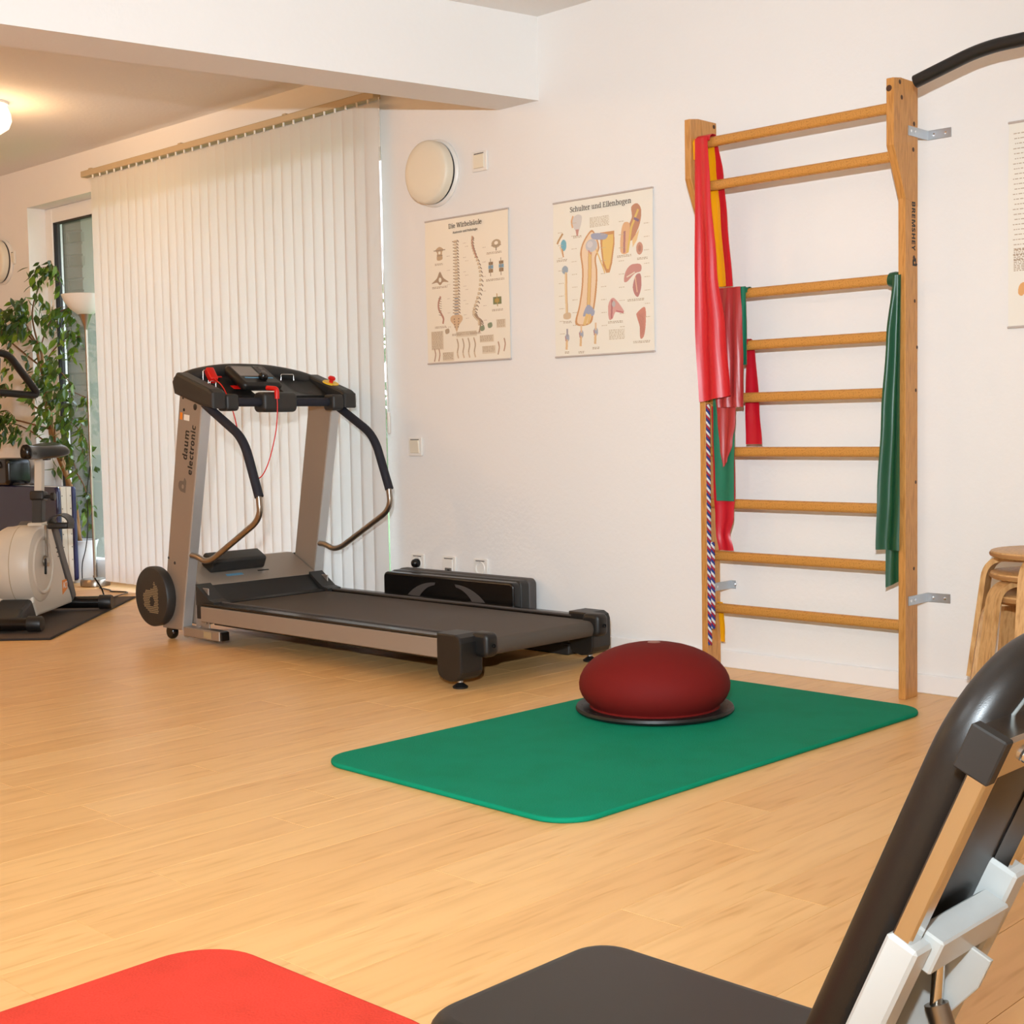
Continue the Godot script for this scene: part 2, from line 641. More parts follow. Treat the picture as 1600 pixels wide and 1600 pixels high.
# ---------------------------------------------------------------- the setting
func build_shell() -> void:
	var w: Material = mats["white_wall_paint"]
	# window wall: an upside-down U round the floor-length window
	var u := PackedVector2Array([V(-9.8, -0.2), V(-8.12, -0.2), V(-8.12, 2.283), V(-4.79, 2.283), V(-4.79, -0.2), V(3.2, -0.2), V(3.2, 2.6), V(-9.8, 2.6)])
	struct("wall_back", extrude(u, 0.19), w, "white plastered wall with the wide window opening and the posters", Vector3(0, 0, WALL_Z - 0.095))
	struct("wall_left", box(Vector3(0.2, 2.8, 7.5)), w, "white side wall beyond the exercise bike", Vector3(-9.7, 1.2, -0.5))
	struct("wall_right", box(Vector3(0.2, 2.8, 7.5)), w, "white side wall beyond the wall bars", Vector3(3.1, 1.2, -0.5))
	struct("wall_front", box(Vector3(13.0, 2.8, 0.2)), w, "white wall behind the photographer", Vector3(-3.3, 1.2, 3.1))
	struct("ceiling", box(Vector3(13.0, 0.2, 7.7)), mats["white_ceiling_paint"], "white plastered ceiling above both halves of the room", Vector3(-3.3, CEIL_Y + 0.1, -0.66))
	# the deep white beam between the two halves, running slightly askew
	var s := begin()
	var f0 := Vector2(-3.82, WALL_Z)
	var f1 := Vector2(-3.82 - 0.206 * 7.14, 3.0)
	var b0 := Vector2(-4.043, WALL_Z)
	var b1 := Vector2(-4.043 - 0.225 * 7.14, 3.0)
	var y0 := 2.191
	var y1 := CEIL_Y
	var c := func(p: Vector2, y: float) -> Vector3: return Vector3(p.x, y, p.y)
	quad(s, c.call(f1, y0), c.call(f0, y0), c.call(f0, y1), c.call(f1, y1))
	quad(s, c.call(b0, y0), c.call(b1, y0), c.call(b1, y1), c.call(b0, y1))
	quad(s, c.call(b1, y0), c.call(b0, y0), c.call(f0, y0), c.call(f1, y0))
	quad(s, c.call(b0, y1), c.call(b1, y1), c.call(f1, y1), c.call(f0, y1))
	quad(s, c.call(f0, y0), c.call(b0, y0), c.call(b0, y1), c.call(f0, y1))
	quad(s, c.call(b1, y0), c.call(f1, y0), c.call(f1, y1), c.call(b1, y1))
	struct("ceiling_beam", finish(s), w, "deep white ceiling beam crossing above the treadmill")
	struct("baseboard_back", box(Vector3(7.79, 0.062, 0.012), 0.003), mats["white_trim"], "low white skirting board along the poster wall", Vector3(-0.895, 0.031, WALL_Z + 0.006))
	struct("baseboard_left", box(Vector3(1.6, 0.062, 0.012), 0.003), mats["white_trim"], "low white skirting board left of the window", Vector3(-8.92, 0.031, WALL_Z + 0.006))

const PW := 0.1437
const PX0 := -1.326
const PL := 1.285

func build_floor() -> void:
	var fl := struct("floor", box(Vector3(13.0, 0.2, 8.2)), mats["floor_base"], "pale beech laminate floor of long planks", Vector3(-3.3, -0.108, -0.9))
	# plank ends read off the photograph for the nearest columns; the rest are drawn at random
	var known := {4: -2.654, 3: -2.386, 2: -1.933, 1: -2.194, 7: -1.228, 8: -1.474, 11: -1.608, 6: -1.010}
	var rest := begin()
	var count := 0
	var r := RandomNumberGenerator.new()
	r.seed = 99
	var cache := {}
	var k0 := int(floor((PX0 - 3.0) / PW))
	for k in range(k0, 58):
		var x1 := PX0 - PW * (k - 1)
		var x0 := x1 - PW
		if x0 > 3.0 or x1 < -9.6:
			continue
		var z := WALL_Z + 0.0
		var e: float = known[k] if known.has(k) else WALL_Z + r.randf() * PL
		while e > WALL_Z:
			e -= PL
		var tone := r.randi() % 5
		while z < 3.0:
			e += PL
			var ze := minf(e, 3.0)
			if ze - z > 0.02:
				var len := ze - z
				var mid := Vector3((x0 + x1) / 2, -0.004, (z + ze) / 2)
				tone = (tone + 1 + r.randi() % 4) % 5
				var seen := ze < 0.35 and x1 < 0.1 and x0 > -8.6 and (mid.x < mid.z * 0.16 + 0.25) and mid.z < mid.x * 0.10 + 0.55
				if seen and count < 290:
					var key := "%.3f" % len
					if not cache.has(key):
						cache[key] = box(Vector3(PW - 0.0009, 0.008, len - 0.0009), 0.0003)
					part("plank", cache[key], mats["beech_plank_%d" % tone], fl, mid - fl.position)
					count += 1
				else:
					add_box(rest, Vector3(PW - 0.0006, 0.008, len - 0.0006), 0.0, mid - fl.position)
			z = ze
	var o := part("plank_field", finish(rest), mats["beech_plank_0"], fl)
	o.set_meta("kind", "stuff")

func build_window() -> void:
	var win := Node3D.new()
	win.name = "window_1"
	win.set_meta("kind", "structure")
	win.set_meta("label", "tall floor-length window with white frame behind the vertical blinds")
	add_child(win)
	var m: Material = mats["white_trim"]
	var z := WALL_Z - 0.15
	# frame in one piece: a flat ring with depth
	var s := begin()
	var x0 := -8.12
	var x1 := -4.79
	var yt := 2.283
	add_box(s, Vector3(0.085, yt, 0.07), 0.004, Vector3(x0 + 0.0425, yt / 2, z))
	add_box(s, Vector3(0.085, yt, 0.07), 0.004, Vector3(x1 - 0.0425, yt / 2, z))
	add_box(s, Vector3(x1 - x0 - 0.16, 0.09, 0.066), 0.004, Vector3((x0 + x1) / 2, yt - 0.045, z))
	add_box(s, Vector3(x1 - x0 - 0.16, 0.13, 0.066), 0.004, Vector3((x0 + x1) / 2, 0.065, z))
	part("window_frame", finish(s), m, win)
	part("pane", box(Vector3(x1 - x0 - 0.16, yt - 0.21, 0.006)), mats["window_glass"], win, Vector3((x0 + x1) / 2, (yt + 0.04) / 2, z - 0.005))
	part("gasket", box(Vector3(0.012, yt - 0.22, 0.03)), mats["gasket"], win, Vector3(x0 + 0.091, (yt + 0.04) / 2, z + 0.012))
	part("gasket", box(Vector3(x1 - x0 - 0.17, 0.010, 0.03)), mats["gasket"], win, Vector3((x0 + x1) / 2, yt - 0.095, z + 0.012))
	part("gasket", box(Vector3(0.008, yt - 0.24, 0.02)), mats["gasket"], win, Vector3(x0 + 0.117, (yt + 0.04) / 2, z + 0.010))
	struct("trim_1", box(Vector3(x1 - x0, 0.02, 0.19)), mats["beech_plank_2"], "wooden threshold of the window recess", Vector3((x0 + x1) / 2, -0.0105, WALL_Z - 0.095))

func build_outside() -> void:
	var lawn := part("lawn", box(Vector3(40, 0.1, 24)), mats["lawn"], self, Vector3(-9, -0.20, -16.7))
	tag(lawn, "green lawn outside the window", "lawn", "", "stuff")
	# grey brick pier of the outer wall just beside the window
	var bw := Node3D.new()
	bw.name = "brick_pier"
	bw.position = Vector3(-8.577, 0, -4.3015)
	bw.rotation.y = deg_to_rad(15.1)
	add_child(bw)
	tag(bw, "grey-green painted brick pier seen through the left edge of the window", "wall", "", "structure")
	part("core", box(Vector3(0.566, 2.86, 0.2)), mats["mortar"], bw, Vector3(0.283, 1.28, -0.106))
	var full := box(Vector3(0.2185, 0.064, 0.03), 0.003)
	var half := box(Vector3(0.1055, 0.064, 0.03), 0.003)
	for row in 37:
		var y := -0.11 + row * 0.0745
		var xs: Array = [0.109, 0.3355, 0.5145] if row % 2 == 0 else [0.053, 0.232, 0.4585]
		for i in 3:
			var is_half := (i == 2) if row % 2 == 0 else (i == 0)
			part("brick", half if is_half else full, mats["grey_brick_%d" % (rng.randi() % 3)], bw, Vector3(xs[i], y, -0.012 + rng.randf() * 0.003))
	# low garden wall of larger blocks farther out
	var gw := Node3D.new()
	gw.name = "garden_wall"
	gw.position = Vector3(-10.6, 0, -5.4)
	add_child(gw)
	tag(gw, "low grey block garden wall behind the floor lamp outside the window", "wall", "", "structure")
	part("core", box(Vector3(0.92, 1.68, 0.2)), mats["mortar"], gw, Vector3(0.46, 0.69, -0.106))
	var blk := box(Vector3(0.30, 0.158, 0.03), 0.004)
	for row in 10:
		for i in 3:
			var xb := 0.16 + i * 0.308 - (0.0 if row % 2 else 0.02)
			part("block", blk, mats["grey_brick_%d" % (rng.randi() % 3)], gw, Vector3(xb, -0.065 + row * 0.166, -0.012 + rng.randf() * 0.003))
	struct("roof_eave", box(Vector3(4.4, 0.10, 0.85), 0.01), mats["stone_kerb"], "overhanging eave above the window outside", Vector3(-6.3, 2.44, WALL_Z - 0.19 - 0.425))
	# neighbouring roof of wavy pale tiles
	var roof := thing("neighbouring_roof", "steep pale blue tiled roof beyond the garden wall", "roof", Vector3(-25.6, 2.3, -14.0))
	var tl := []
	for i in 9:
		var row := []
		for j in 3:
			var x := 0.30 * i / 8.0
			row.append(Vector3(x, 0.035 * cos(TAU * i / 8.0) + 0.03 * (1 - j / 2.0), 0.36 * j / 2.0))
		tl.append(row)
	var tile := sheet(tl, 0.015)
	for row in 8:
		for i in 9:
			var up := 0.29 * row
			part("tile", tile, mats["roof_tile"], roof, Vector3(-0.6 + 0.30 * i, 0.75 + up * 0.82, -up * 0.57), Vector3(55, 0, 0))
	part("gable_wall", box(Vector3(2.7, 3.1, 0.3)), mats["mortar"], roof, Vector3(0.75, -0.90, 0.0))
	# hedge along the garden
	var lf := leaf_mesh(0.10, 0.055)
	var mm := MultiMesh.new()
	mm.transform_format = MultiMesh.TRANSFORM_3D
	mm.mesh = lf
	mm.instance_count = 5200
	var r := RandomNumberGenerator.new()
	r.seed = 4
	for i in 5200:
		var p := Vector3(-9.85 + r.randf() * 9.5, 0.45 + r.randf() * 1.35, -6.6 - r.randf() * 0.8)
		if i % 5 == 0:
			p = Vector3(-12.6 + r.randf() * 3.6, 0.2 + r.randf() * 2.0, -7.6 - r.randf() * 0.6)
		var b := Basis.from_euler(Vector3(r.randf() * TAU, r.randf() * TAU, r.randf() * TAU)).scaled(Vector3.ONE * (0.8 + r.randf() * 0.7))
		mm.set_instance_transform(i, Transform3D(b, p))
	var hd := MultiMeshInstance3D.new()
	hd.name = "hedge"
	hd.multimesh = mm
	hd.material_override = mats["leaf_green"]
	add_child(hd)
	tag(hd, "leafy green hedge in the garden behind the window", "hedge", "", "stuff")

func build_blinds() -> void:
	var t := thing("vertical_blind", "wide white vertical blind covering the window behind the treadmill", "blind", Vector3(-6.03, 0.0, -4.08))
	var xl := -7.235
	var xr := -4.735
	wpart("head_rail", box(Vector3(xr + 7.31, 0.034, 0.045), 0.004), mats["beige_rail"], t, Vector3((xr - 7.31) / 2, 2.366, -4.08))
	for x in [-7.22, -6.3, -5.4]:
		wpart("rail_bracket", soft_box(Vector3(0.03, 0.012, 0.05), 0.004), mats["beige_rail"], t, Vector3(x, 2.386, -4.09))
	var n := 32
	var pitch := (xr - xl - 0.02) / n
	var gaps := {9: 0.010, 11: 0.008, 17: 0.007, 19: 0.003, 4: 0.002, 24: 0.004}
	for i in n:
		var xc := xl + 0.012 + pitch * (i + 0.5)
		var rows := []
		var yaw_t := deg_to_rad(6.0 + rng.randf_range(-1.0, 1.0))
		var yaw_b := deg_to_rad(7.0 + rng.randf_range(-3.0, 3.0))
		var shift: float = gaps[i] if gaps.has(i) else rng.randf_range(-0.0015, 0.0015)
		var w := 0.089
		for k in 13:
			var f := k / 12.0
			var y := 2.335 - f * 2.297
			var yaw := lerpf(yaw_t, yaw_b, f) + sin(f * 5.0 + i) * 0.02
			var row := []
			for j in 7:
				var u := j / 6.0 - 0.5
				var bow := 0.003 * (1.0 - 4.0 * u * u)
				var lx := u * w
				row.append(Vector3(xc + shift * f * 1.4 + lx * cos(yaw) + bow * sin(yaw), y, -4.08 - lx * sin(yaw) + bow * cos(yaw)))
			rows.append(row)
		var o := wpart("slat", sheet(rows, 0.0006), mats["blind_fabric"], t)
		o.position = -t.position
		wpart("carrier_hook", box(Vector3(0.010, 0.022, 0.008), 0.002), mats["white_plastic"], t, Vector3(xc, 2.341, -4.065))
	wpart("pull_cord", tube([Vector3(-4.715, 2.35, -4.07), Vector3(-4.713, 1.6, -4.07), Vector3(-4.700, 0.97, -4.07)], 0.0022, 6), mats["white_plastic"], t).position = -t.position
	wpart("cord_weight", soft_box(Vector3(0.013, 0.095, 0.013), 0.005), mats["white_plastic"], t, Vector3(-4.698, 0.915, -4.07))

func build_lamps() -> void:
	for i in LEFT_LAMPS.size():
		var p: Vector3 = LEFT_LAMPS[i]
		var labels := ["glowing opal ceiling lamp above the exercise bike", "glowing opal ceiling lamp in the middle of the far half", "glowing opal ceiling lamp near the front of the far half"]
		var t := thing("ceiling_lamp", labels[i], "lamp", Vector3(p.x, CEIL_Y, p.z))
		part("base", lathe([V(0, -0.012), V(0.09, -0.012), V(0.09, 0.0)], 28), mats["white_plastic"], t)
		part("glass_bulb", lathe([V(0, -0.16), V(0.05, -0.152), V(0.088, -0.125), V(0.102, -0.09), V(0.098, -0.055), V(0.085, -0.025), V(0.075, -0.012)], 28), mats["glowing_opal"], t)
	var k := 0
	for p in [Vector3(-1.7, CEIL_Y, 0.9), Vector3(0.6, CEIL_Y, 0.9), Vector3(0.6, CEIL_Y, 2.3)]:
		var t := thing("ceiling_light_panel", ["square ceiling light panel nearest the beam", "square ceiling light panel behind the photographer", "square ceiling light panel farthest back"][k], "lamp", p)
		part("housing", box(Vector3(0.64, 0.08, 0.64), 0.01), mats["white_plastic"], t, Vector3(0, -0.04, 0))
		part("diffuser", box(Vector3(0.56, 0.012, 0.56), 0.003), mats["glowing_panel"], t, Vector3(0, -0.086, 0))
		k += 1

# ---------------------------------------------------------------- treadmill
func build_treadmill() -> void:
	var t := thing("treadmill", "silver treadmill with black running belt and console in front of the blind", "treadmill", Vector3(-4.3, 0, -3.58))
	var alu: Material = mats["silver_paint"]
	var blk: Material = mats["black_plastic"]
	var chr: Material = mats["charcoal_plastic"]
	# side by side: near side z0, far side z1
	for side in 2:
		var z := -3.245 if side == 0 else -3.925
		var sg := 1.0 if side == 0 else -1.0
		# upright: leaning flat hollow section
		var up := PackedVector2Array([V(-5.243, 0.048), V(-5.090, 0.048), V(-4.885, 1.010), V(-4.905, 1.04), V(-5.040, 1.095)])
		var u := wpart("upright", extrude(up, 0.05, 0.004), alu, t, Vector3(0, 0, z))
		var edge := PackedVector2Array([V(-5.0925, 0.050), V(-5.0885, 0.048), V(-4.883, 1.010), V(-4.887, 1.010)])
		part("edge_trim", extrude(edge, 0.044), mats["bright_edge"], u)
		for b in [[-4.935, 0.995, 0.014], [-5.022, 1.035, 0.006], [-5.018, 0.985, 0.007], [-5.128, 0.335, 0.007], [-5.175, 0.355, 0.006]]:
			part("screw_cap", lathe([V(0, 0.0015), V(b[2] * 0.8, 0.0015), V(b[2], 0.0)], 14), blk, u, Vector3(b[0], b[1], sg * 0.0252), Vector3(90 * sg, 0, 0))
		# side rail of the deck
		wpart("side_rail", extrude(PackedVector2Array([V(-4.945, 0.098), V(-3.46, 0.098), V(-3.46, 0.166), V(-4.945, 0.162)]), 0.03, 0.003), alu, t, Vector3(0, 0, -3.235 if side == 0 else -3.935))
		wpart("foot_strip", box(Vector3(1.50, 0.012, 0.075), 0.004), mats["black_gloss"], t, Vector3(-4.20, 0.169, -3.262 if side == 0 else -3.908))
		wpart("strip_ridge", box(Vector3(1.50, 0.007, 0.012), 0.002), mats["dark_grey"], t, Vector3(-4.20, 0.1765, -3.292 if side == 0 else -3.878))
		# end cap with rounded foot
		var cap := PackedVector2Array()
		for q in [V(-3.465, 0.192)]:
			cap.append(q)
		for k in 7:
			var a := PI + PI * k / 6.0
			cap.append(V(-3.405 + 0.060 * cos(a), 0.062 + 0.034 * sin(a)))
		for q in [V(-3.345, 0.165), V(-3.352, 0.182), V(-3.372, 0.192)]:
			cap.append(q)
		var ec := wpart("end_cap", extrude(cap, 0.105, 0.006, 2), blk, t, Vector3(0, 0, -3.245 if side == 0 else -3.925))
		part("roller_housing", soft_box(Vector3(0.085, 0.085, 0.06), 0.022), blk, ec, Vector3(-3.335, 0.152, -0.05 * sg))
		part("adjusting_screw", lathe([V(0, 0), V(0.007, 0), V(0.007, 0.004)], 10), mats["black_gloss"], ec, Vector3(-3.290, 0.150, -0.05 * sg), Vector3(0, 0, -90))
		var ft := wpart("levelling_foot", lathe([V(0, 0), V(0.026, 0), V(0.027, 0.006), V(0.016, 0.014), V(0.009, 0.018), V(0.006, 0.022), V(0.006, 0.05)], 20), blk, t, Vector3(-3.405, 0, z))
		part("locknut", lathe([V(0.0061, 0.020), V(0.011, 0.020), V(0.011, 0.026), V(0.0061, 0.026)], 6), mats["zinc"], ft)
		# round wheel cover outside the upright, with a small castor
		var wc := wpart("wheel_cover", lathe([V(0, -0.030), V(0.120, -0.030), V(0.127, -0.025), V(0.130, -0.012), V(0.130, 0.012), V(0.126, 0.018), V(0.118, 0.020), V(0.0, 0.0205)], 48), chr, t, Vector3(-5.255, 0.186, -3.195 if side == 0 else -3.975), Vector3(90 * sg, 0, 0))
		if side == 0:
			logo_d(wc)
		wpart("castor", lathe([V(0, -0.014), V(0.026, -0.014), V(0.030, -0.008), V(0.030, 0.008), V(0.026, 0.014), V(0, 0.014)], 24), mats["black_gloss"], t, Vector3(-5.205, 0.030, z), Vector3(90, 0, 0))
		# base tube and joining plate
		var bt := wpart("base_tube", box(Vector3(0.27, 0.042, 0.045), 0.004), mats["brushed_aluminium"], t, Vector3(-4.95, 0.045, z))
		part("tube_plug", box(Vector3(0.02, 0.036, 0.039), 0.002), mats["black_gloss"], bt, Vector3(0.136, 0, 0))
		if side == 0:
			part("sticker", box(Vector3(0.055, 0.026, 0.001)), mats["print_tan"], bt, Vector3(0.05, 0, 0.0235))
		var jp := wpart("joining_plate", box(Vector3(0.10, 0.175, 0.006), 0.002), mats["brushed_aluminium"], t, Vector3(-5.00, 0.145, -3.268 if side == 0 else -3.902))
		for q in [[0.03, 0.0], [0.03, -0.06], [-0.02, -0.08]]:
			part("bolt_head", lathe([V(0, 0.004), V(0.005, 0.0035), V(0.006, 0)], 10), mats["zinc"], jp, Vector3(q[0], q[1], 0.003), Vector3(90, 0, 0))
		# bent handrail: dark foam above, bare satin tube below
		var hz := -3.235 if side == 0 else -3.915
		var foam := [Vector3(-4.885, 1.005, hz), Vector3(-4.62, 0.862, hz), Vector3(-4.526, 0.630, hz)]
		wpart("handrail_grip", tube(bend(foam, 0.075, 8), 0.0185, 14), mats["navy_foam"], t)
		var bare := [Vector3(-4.532, 0.645, hz), Vector3(-4.518, 0.545, hz), Vector3(-4.90, 0.345, hz), Vector3(-4.985, 0.372, hz), Vector3(-5.02, 0.372, hz)]
		wpart("handrail", tube(bend(bare, 0.075, 8), 0.0125, 14), mats["satin_steel"], t)
	# stickers and lettering on the near upright
	var us := PackedVector2Array()
	var l1 := wpart("lettering", lettering("daum", 0.047, "Droid Sans", 0.0008, 700), mats["print_black"], t, Vector3(-5.012, 0.838, -3.2195), Vector3(0, 0, 78))
	var l2 := wpart("lettering", lettering("electronic", 0.044, "Droid Sans", 0.0008, 700), mats["print_black"], t, Vector3(-4.970, 0.815, -3.2195), Vector3(0, 0, 78))
	l1.set_meta("label", "black maker's lettering running up the upright")
	l2.set_meta("label", "black maker's lettering running up the upright")
	emblem("upright_emblem", 0.062, "print_grey", "silver_paint", t, Vector3(-5.050, 0.672, -3.2195) - t.position, Basis(Vector3.BACK, deg_to_rad(-12)))
	wpart("sticker", box(Vector3(0.040, 0.024, 0.001)), mats["print_white"], t, Vector3(-5.000, 0.952, -3.2197), Vector3(0, 0, -8))
	wpart("sticker", box(Vector3(0.018, 0.030, 0.001)), mats["print_orange"], t, Vector3(-5.040, 0.960, -3.2197), Vector3(0, 0, -8))
	# deck, belt, rear roller
	var bp := PackedVector2Array([V(-4.96, 0.145), V(-3.40, 0.145)])
	var belt := []
	for k in 9:
		var a := PI / 2 - PI * k / 8.0
		belt.append(V(-3.345 + 0.030 * cos(a), 0.138 + 0.030 * sin(a)))
	bp = PackedVector2Array([V(-4.96, 0.168), V(-4.96, 0.108)])
	for k in 9:
		bp.append(belt[8 - k])
	wpart("running_belt", extrude(bp, 0.545, 0.0, 1, true), mats["belt_rubber"], t, Vector3(0, 0, -3.585))
	wpart("deck_board", box(Vector3(1.45, 0.03, 0.60), 0.002), blk, t, Vector3(-4.22, 0.092, -3.585))
	# motor hood: sloping silver cover between the uprights
	var hood := PackedVector2Array([V(-5.27, 0.07), V(-5.02, 0.07), V(-5.02, 0.238), V(-5.20, 0.325), V(-5.235, 0.325), V(-5.265, 0.29)])
	var hd := wpart("motor_hood", extrude(hood, 0.625, 0.008, 2), alu, t, Vector3(0, 0, -3.585))
	var lip := PackedVector2Array([V(-5.03, 0.10), V(-4.90, 0.10), V(-4.90, 0.172), V(-4.935, 0.176), V(-5.02, 0.236), V(-5.03, 0.238)])
	wpart("hood_lip", extrude(lip, 0.66, 0.006, 2), blk, t, Vector3(0, 0, -3.585))
	var lipr := PackedVector2Array([V(-5.018, 0.16), V(-4.885, 0.16), V(-4.885, 0.180), V(-4.925, 0.188), V(-5.018, 0.248)])
	for z in [-3.285, -3.885]:
		wpart("lip_corner", extrude(lipr, 0.075), chr, t, Vector3(0, 0, z))
	wpart("control_box", soft_box(Vector3(0.085, 0.062, 0.285), 0.014), mats["charcoal_plastic"], t, Vector3(-5.125, 0.322, -3.52), Vector3(0, 0, -26))
	part("print_strip", box(Vector3(0.016, 0.001, 0.085)), mats["print_blue"], hd, Vector3(-5.075, 0.2655, 0.10), Vector3(0, 0, -25.8))
	part("print_strip", box(Vector3(0.007, 0.001, 0.060)), mats["print_black"], hd, Vector3(-5.085, 0.2705, -0.06), Vector3(0, 0, -25.8))
	# console
	for side in 2:
		var z := -3.245 if side == 0 else -3.925
		var sg := 1.0 if side == 0 else -1.0
		var arm := PackedVector2Array([V(-5.085, 1.105), V(-5.070, 1.052), V(-4.885, 1.000), V(-4.790, 0.985), V(-4.790, 1.050), V(-4.815, 1.066), V(-5.050, 1.142)])
		wpart("console_arm", extrude(arm, 0.072, 0.012, 2), chr, t, Vector3(0, 0, z + 0.004 * sg))
		wpart("bar_clamp", soft_box(Vector3(0.075, 0.070, 0.062), 0.016), chr, t, Vector3(-4.825, 1.010, -3.308 if side == 0 else -3.862))
	var arch := curve([Vector3(-5.055, 1.100, -3.225), Vector3(-5.075, 1.128, -3.31), Vector3(-5.090, 1.150, -3.45), Vector3(-5.093, 1.155, -3.585), Vector3(-5.090, 1.150, -3.72), Vector3(-5.075, 1.128, -3.86), Vector3(-5.055, 1.100, -3.945)], 5)
	wpart("console_arch", tube(arch, 0.032, 14), chr, t)
	wpart("grip_bar", tube([Vector3(-4.83, 1.012, -3.29), Vector3(-4.83, 1.012, -3.88)], 0.0185, 16), mats["navy_foam"], t)
	wpart("centre_clamp", soft_box(Vector3(0.085, 0.085, 0.175), 0.022), chr, t, Vector3(-4.835, 1.012, -3.555))
	# trays: dished panels left and right of the display
	for side in 2:
		var rows := []
		for i in 7:
			var row := []
			for j in 9:
				var f := i / 6.0
				var g := j / 8.0
				var zz := lerpf(-3.275, -3.50, g) if side == 0 else lerpf(-3.895, -3.665, g)
				var dip := 0.030 * sin(PI * f) * sin(PI * clampf(g * 1.3, 0, 1))
				row.append(Vector3(lerpf(-5.085, -4.895, f), lerpf(1.135, 1.035, f) - dip, zz))
			rows.append(row)
		wpart("bottle_tray", sheet(rows, 0.016), mats["black_plastic"], t)
	var dsp := wpart("display_unit", soft_box(Vector3(0.175, 0.205, 0.040), 0.022), mats["black_plastic"], t, Vector3(-4.965, 1.118, -3.535))
	dsp.basis = Basis(Vector3(0.86, -0.51, 0), Vector3(0, 0, -1), Vector3(0.51, 0.86, 0))
	part("screen", box(Vector3(0.085, 0.105, 0.003), 0.001), mats["screen_grey"], dsp, Vector3(-0.025, -0.030, 0.020))
	part("key_field", box(Vector3(0.085, 0.060, 0.003), 0.001), mats["dark_grey"], dsp, Vector3(-0.025, 0.062, 0.020))
	for i in 3:
		part("button", lathe([V(0, 0.004), V(0.009, 0.003), V(0.010, 0)], 14), mats["mid_grey"], dsp, Vector3(-0.05 + 0.026 * i, 0.062, 0.021), Vector3(90, 0, 0))
	part("button_row", box(Vector3(0.010, 0.145, 0.003), 0.001), mats["print_blue"], dsp, Vector3(0.032, 0.005, 0.020))
	part("control_knob", lathe([V(0, 0.030), V(0.014, 0.028), V(0.020, 0.020), V(0.021, 0.006), V(0.018, 0)], 20), mats["black_gloss"], dsp, Vector3(0.040, 0.018, 0.020), Vector3(90, 0, 0))
	wpart("red_label", box(Vector3(0.030, 0.003, 0.055), 0.001), mats["red_plastic"], t, Vector3(-4.945, 1.078, -3.44), Vector3(0, 0, -28))
	wpart("red_label", box(Vector3(0.012, 0.003, 0.050), 0.001), mats["red_plastic"], t, Vector3(-5.045, 1.126, -3.405), Vector3(0, 0, -28))
	# emergency stop on the far arm
	var st := wpart("stop_plate", lathe([V(0, 0.004), V(0.036, 0.004), V(0.038, 0)], 28), mats["yellow_plastic"], t, Vector3(-4.915, 1.098, -3.920), Vector3(0, 0, -21))
	part("stop_button", lathe([V(0, 0.034), V(0.012, 0.032), V(0.017, 0.026), V(0.016, 0.018), V(0.009, 0.014), V(0.009, 0.004)], 20), mats["red_plastic"], st)
	# wire bottle holders
	for w in [[-4.94, 1.058, -3.300, -3.328, 0.045], [-4.99, 1.095, -3.300, -3.325, 0.055], [-5.035, 1.112, -3.735, -3.805, 0.028]]:
		wpart("wire_holder", tube(bend([Vector3(w[0], w[1], w[2]), Vector3(w[0], w[1] + w[4], w[2]), Vector3(w[0], w[1] + w[4], w[3]), Vector3(w[0], w[1], w[3])], 0.008, 4), 0.0022, 8), mats["chrome"], t)
	# red safety cord with its clip
	var c := thing("safety_cord", "thin red safety cord with a red clip hanging from the treadmill console", "cord", Vector3(-4.81, 1.0, -3.4))
	wpart("cord", tube(curve([Vector3(-4.93, 1.112, -3.315), Vector3(-4.86, 1.070, -3.312), Vector3(-4.80, 0.968, -3.315), Vector3(-4.80, 0.848, -3.345), Vector3(-4.80, 0.735, -3.39), Vector3(-4.80, 0.692, -3.43), Vector3(-4.80, 0.745, -3.478), Vector3(-4.79, 0.87, -3.515), Vector3(-4.79, 0.97, -3.530), Vector3(-4.79, 1.045, -3.530)], 6), 0.0024, 8), mats["red_plastic"], c)
	wpart("clip", soft_box(Vector3(0.075, 0.034, 0.034), 0.009), mats["red_plastic"], c, Vector3(-4.965, 1.128, -3.325), Vector3(0, -12, -42))
	wpart("plug", tube(bend([Vector3(-4.835, 1.072, -3.512), Vector3(-4.79, 1.068, -3.530), Vector3(-4.79, 1.025, -3.530)], 0.012, 4), 0.0105, 10), mats["red_plastic"], c)

# the rounded letter d of the maker's emblem: a ring with a raised stem
func d_poly(h: float) -> PackedVector2Array:
	var p := PackedVector2Array()
	p.append(V(0.22, 0.50) * h)
	p.append(V(0.44, 0.30) * h)
	p.append(V(0.44, -0.50) * h)
	p.append(V(-0.10, -0.50) * h)
	for k in 5:
		var a := deg_to_rad(250.0 - 30.0 * k)
		p.append((V(-0.08, -0.10) + V(cos(a), sin(a)) * 0.37) * h)
	p.append(V(-0.02, 0.24) * h)
	p.append(V(0.12, 0.24) * h)
	return p

func d_mesh(h: float, depth: float) -> ArrayMesh:
	return extrude(d_poly(h), depth)

func emblem(called: String, h: float, ink: String, ground: String, parent: Node3D, at: Vector3, b: Basis) -> void:
	var e := part(called, d_mesh(h, 0.001), mats[ink], parent, at)
	e.basis = b
	part("counter", extrude(rounded_rect(0.26 * h, 0.30 * h, 0.12 * h, 4), 0.0006), mats[ground], e, Vector3(0.10 * h, -0.13 * h, 0.0006))

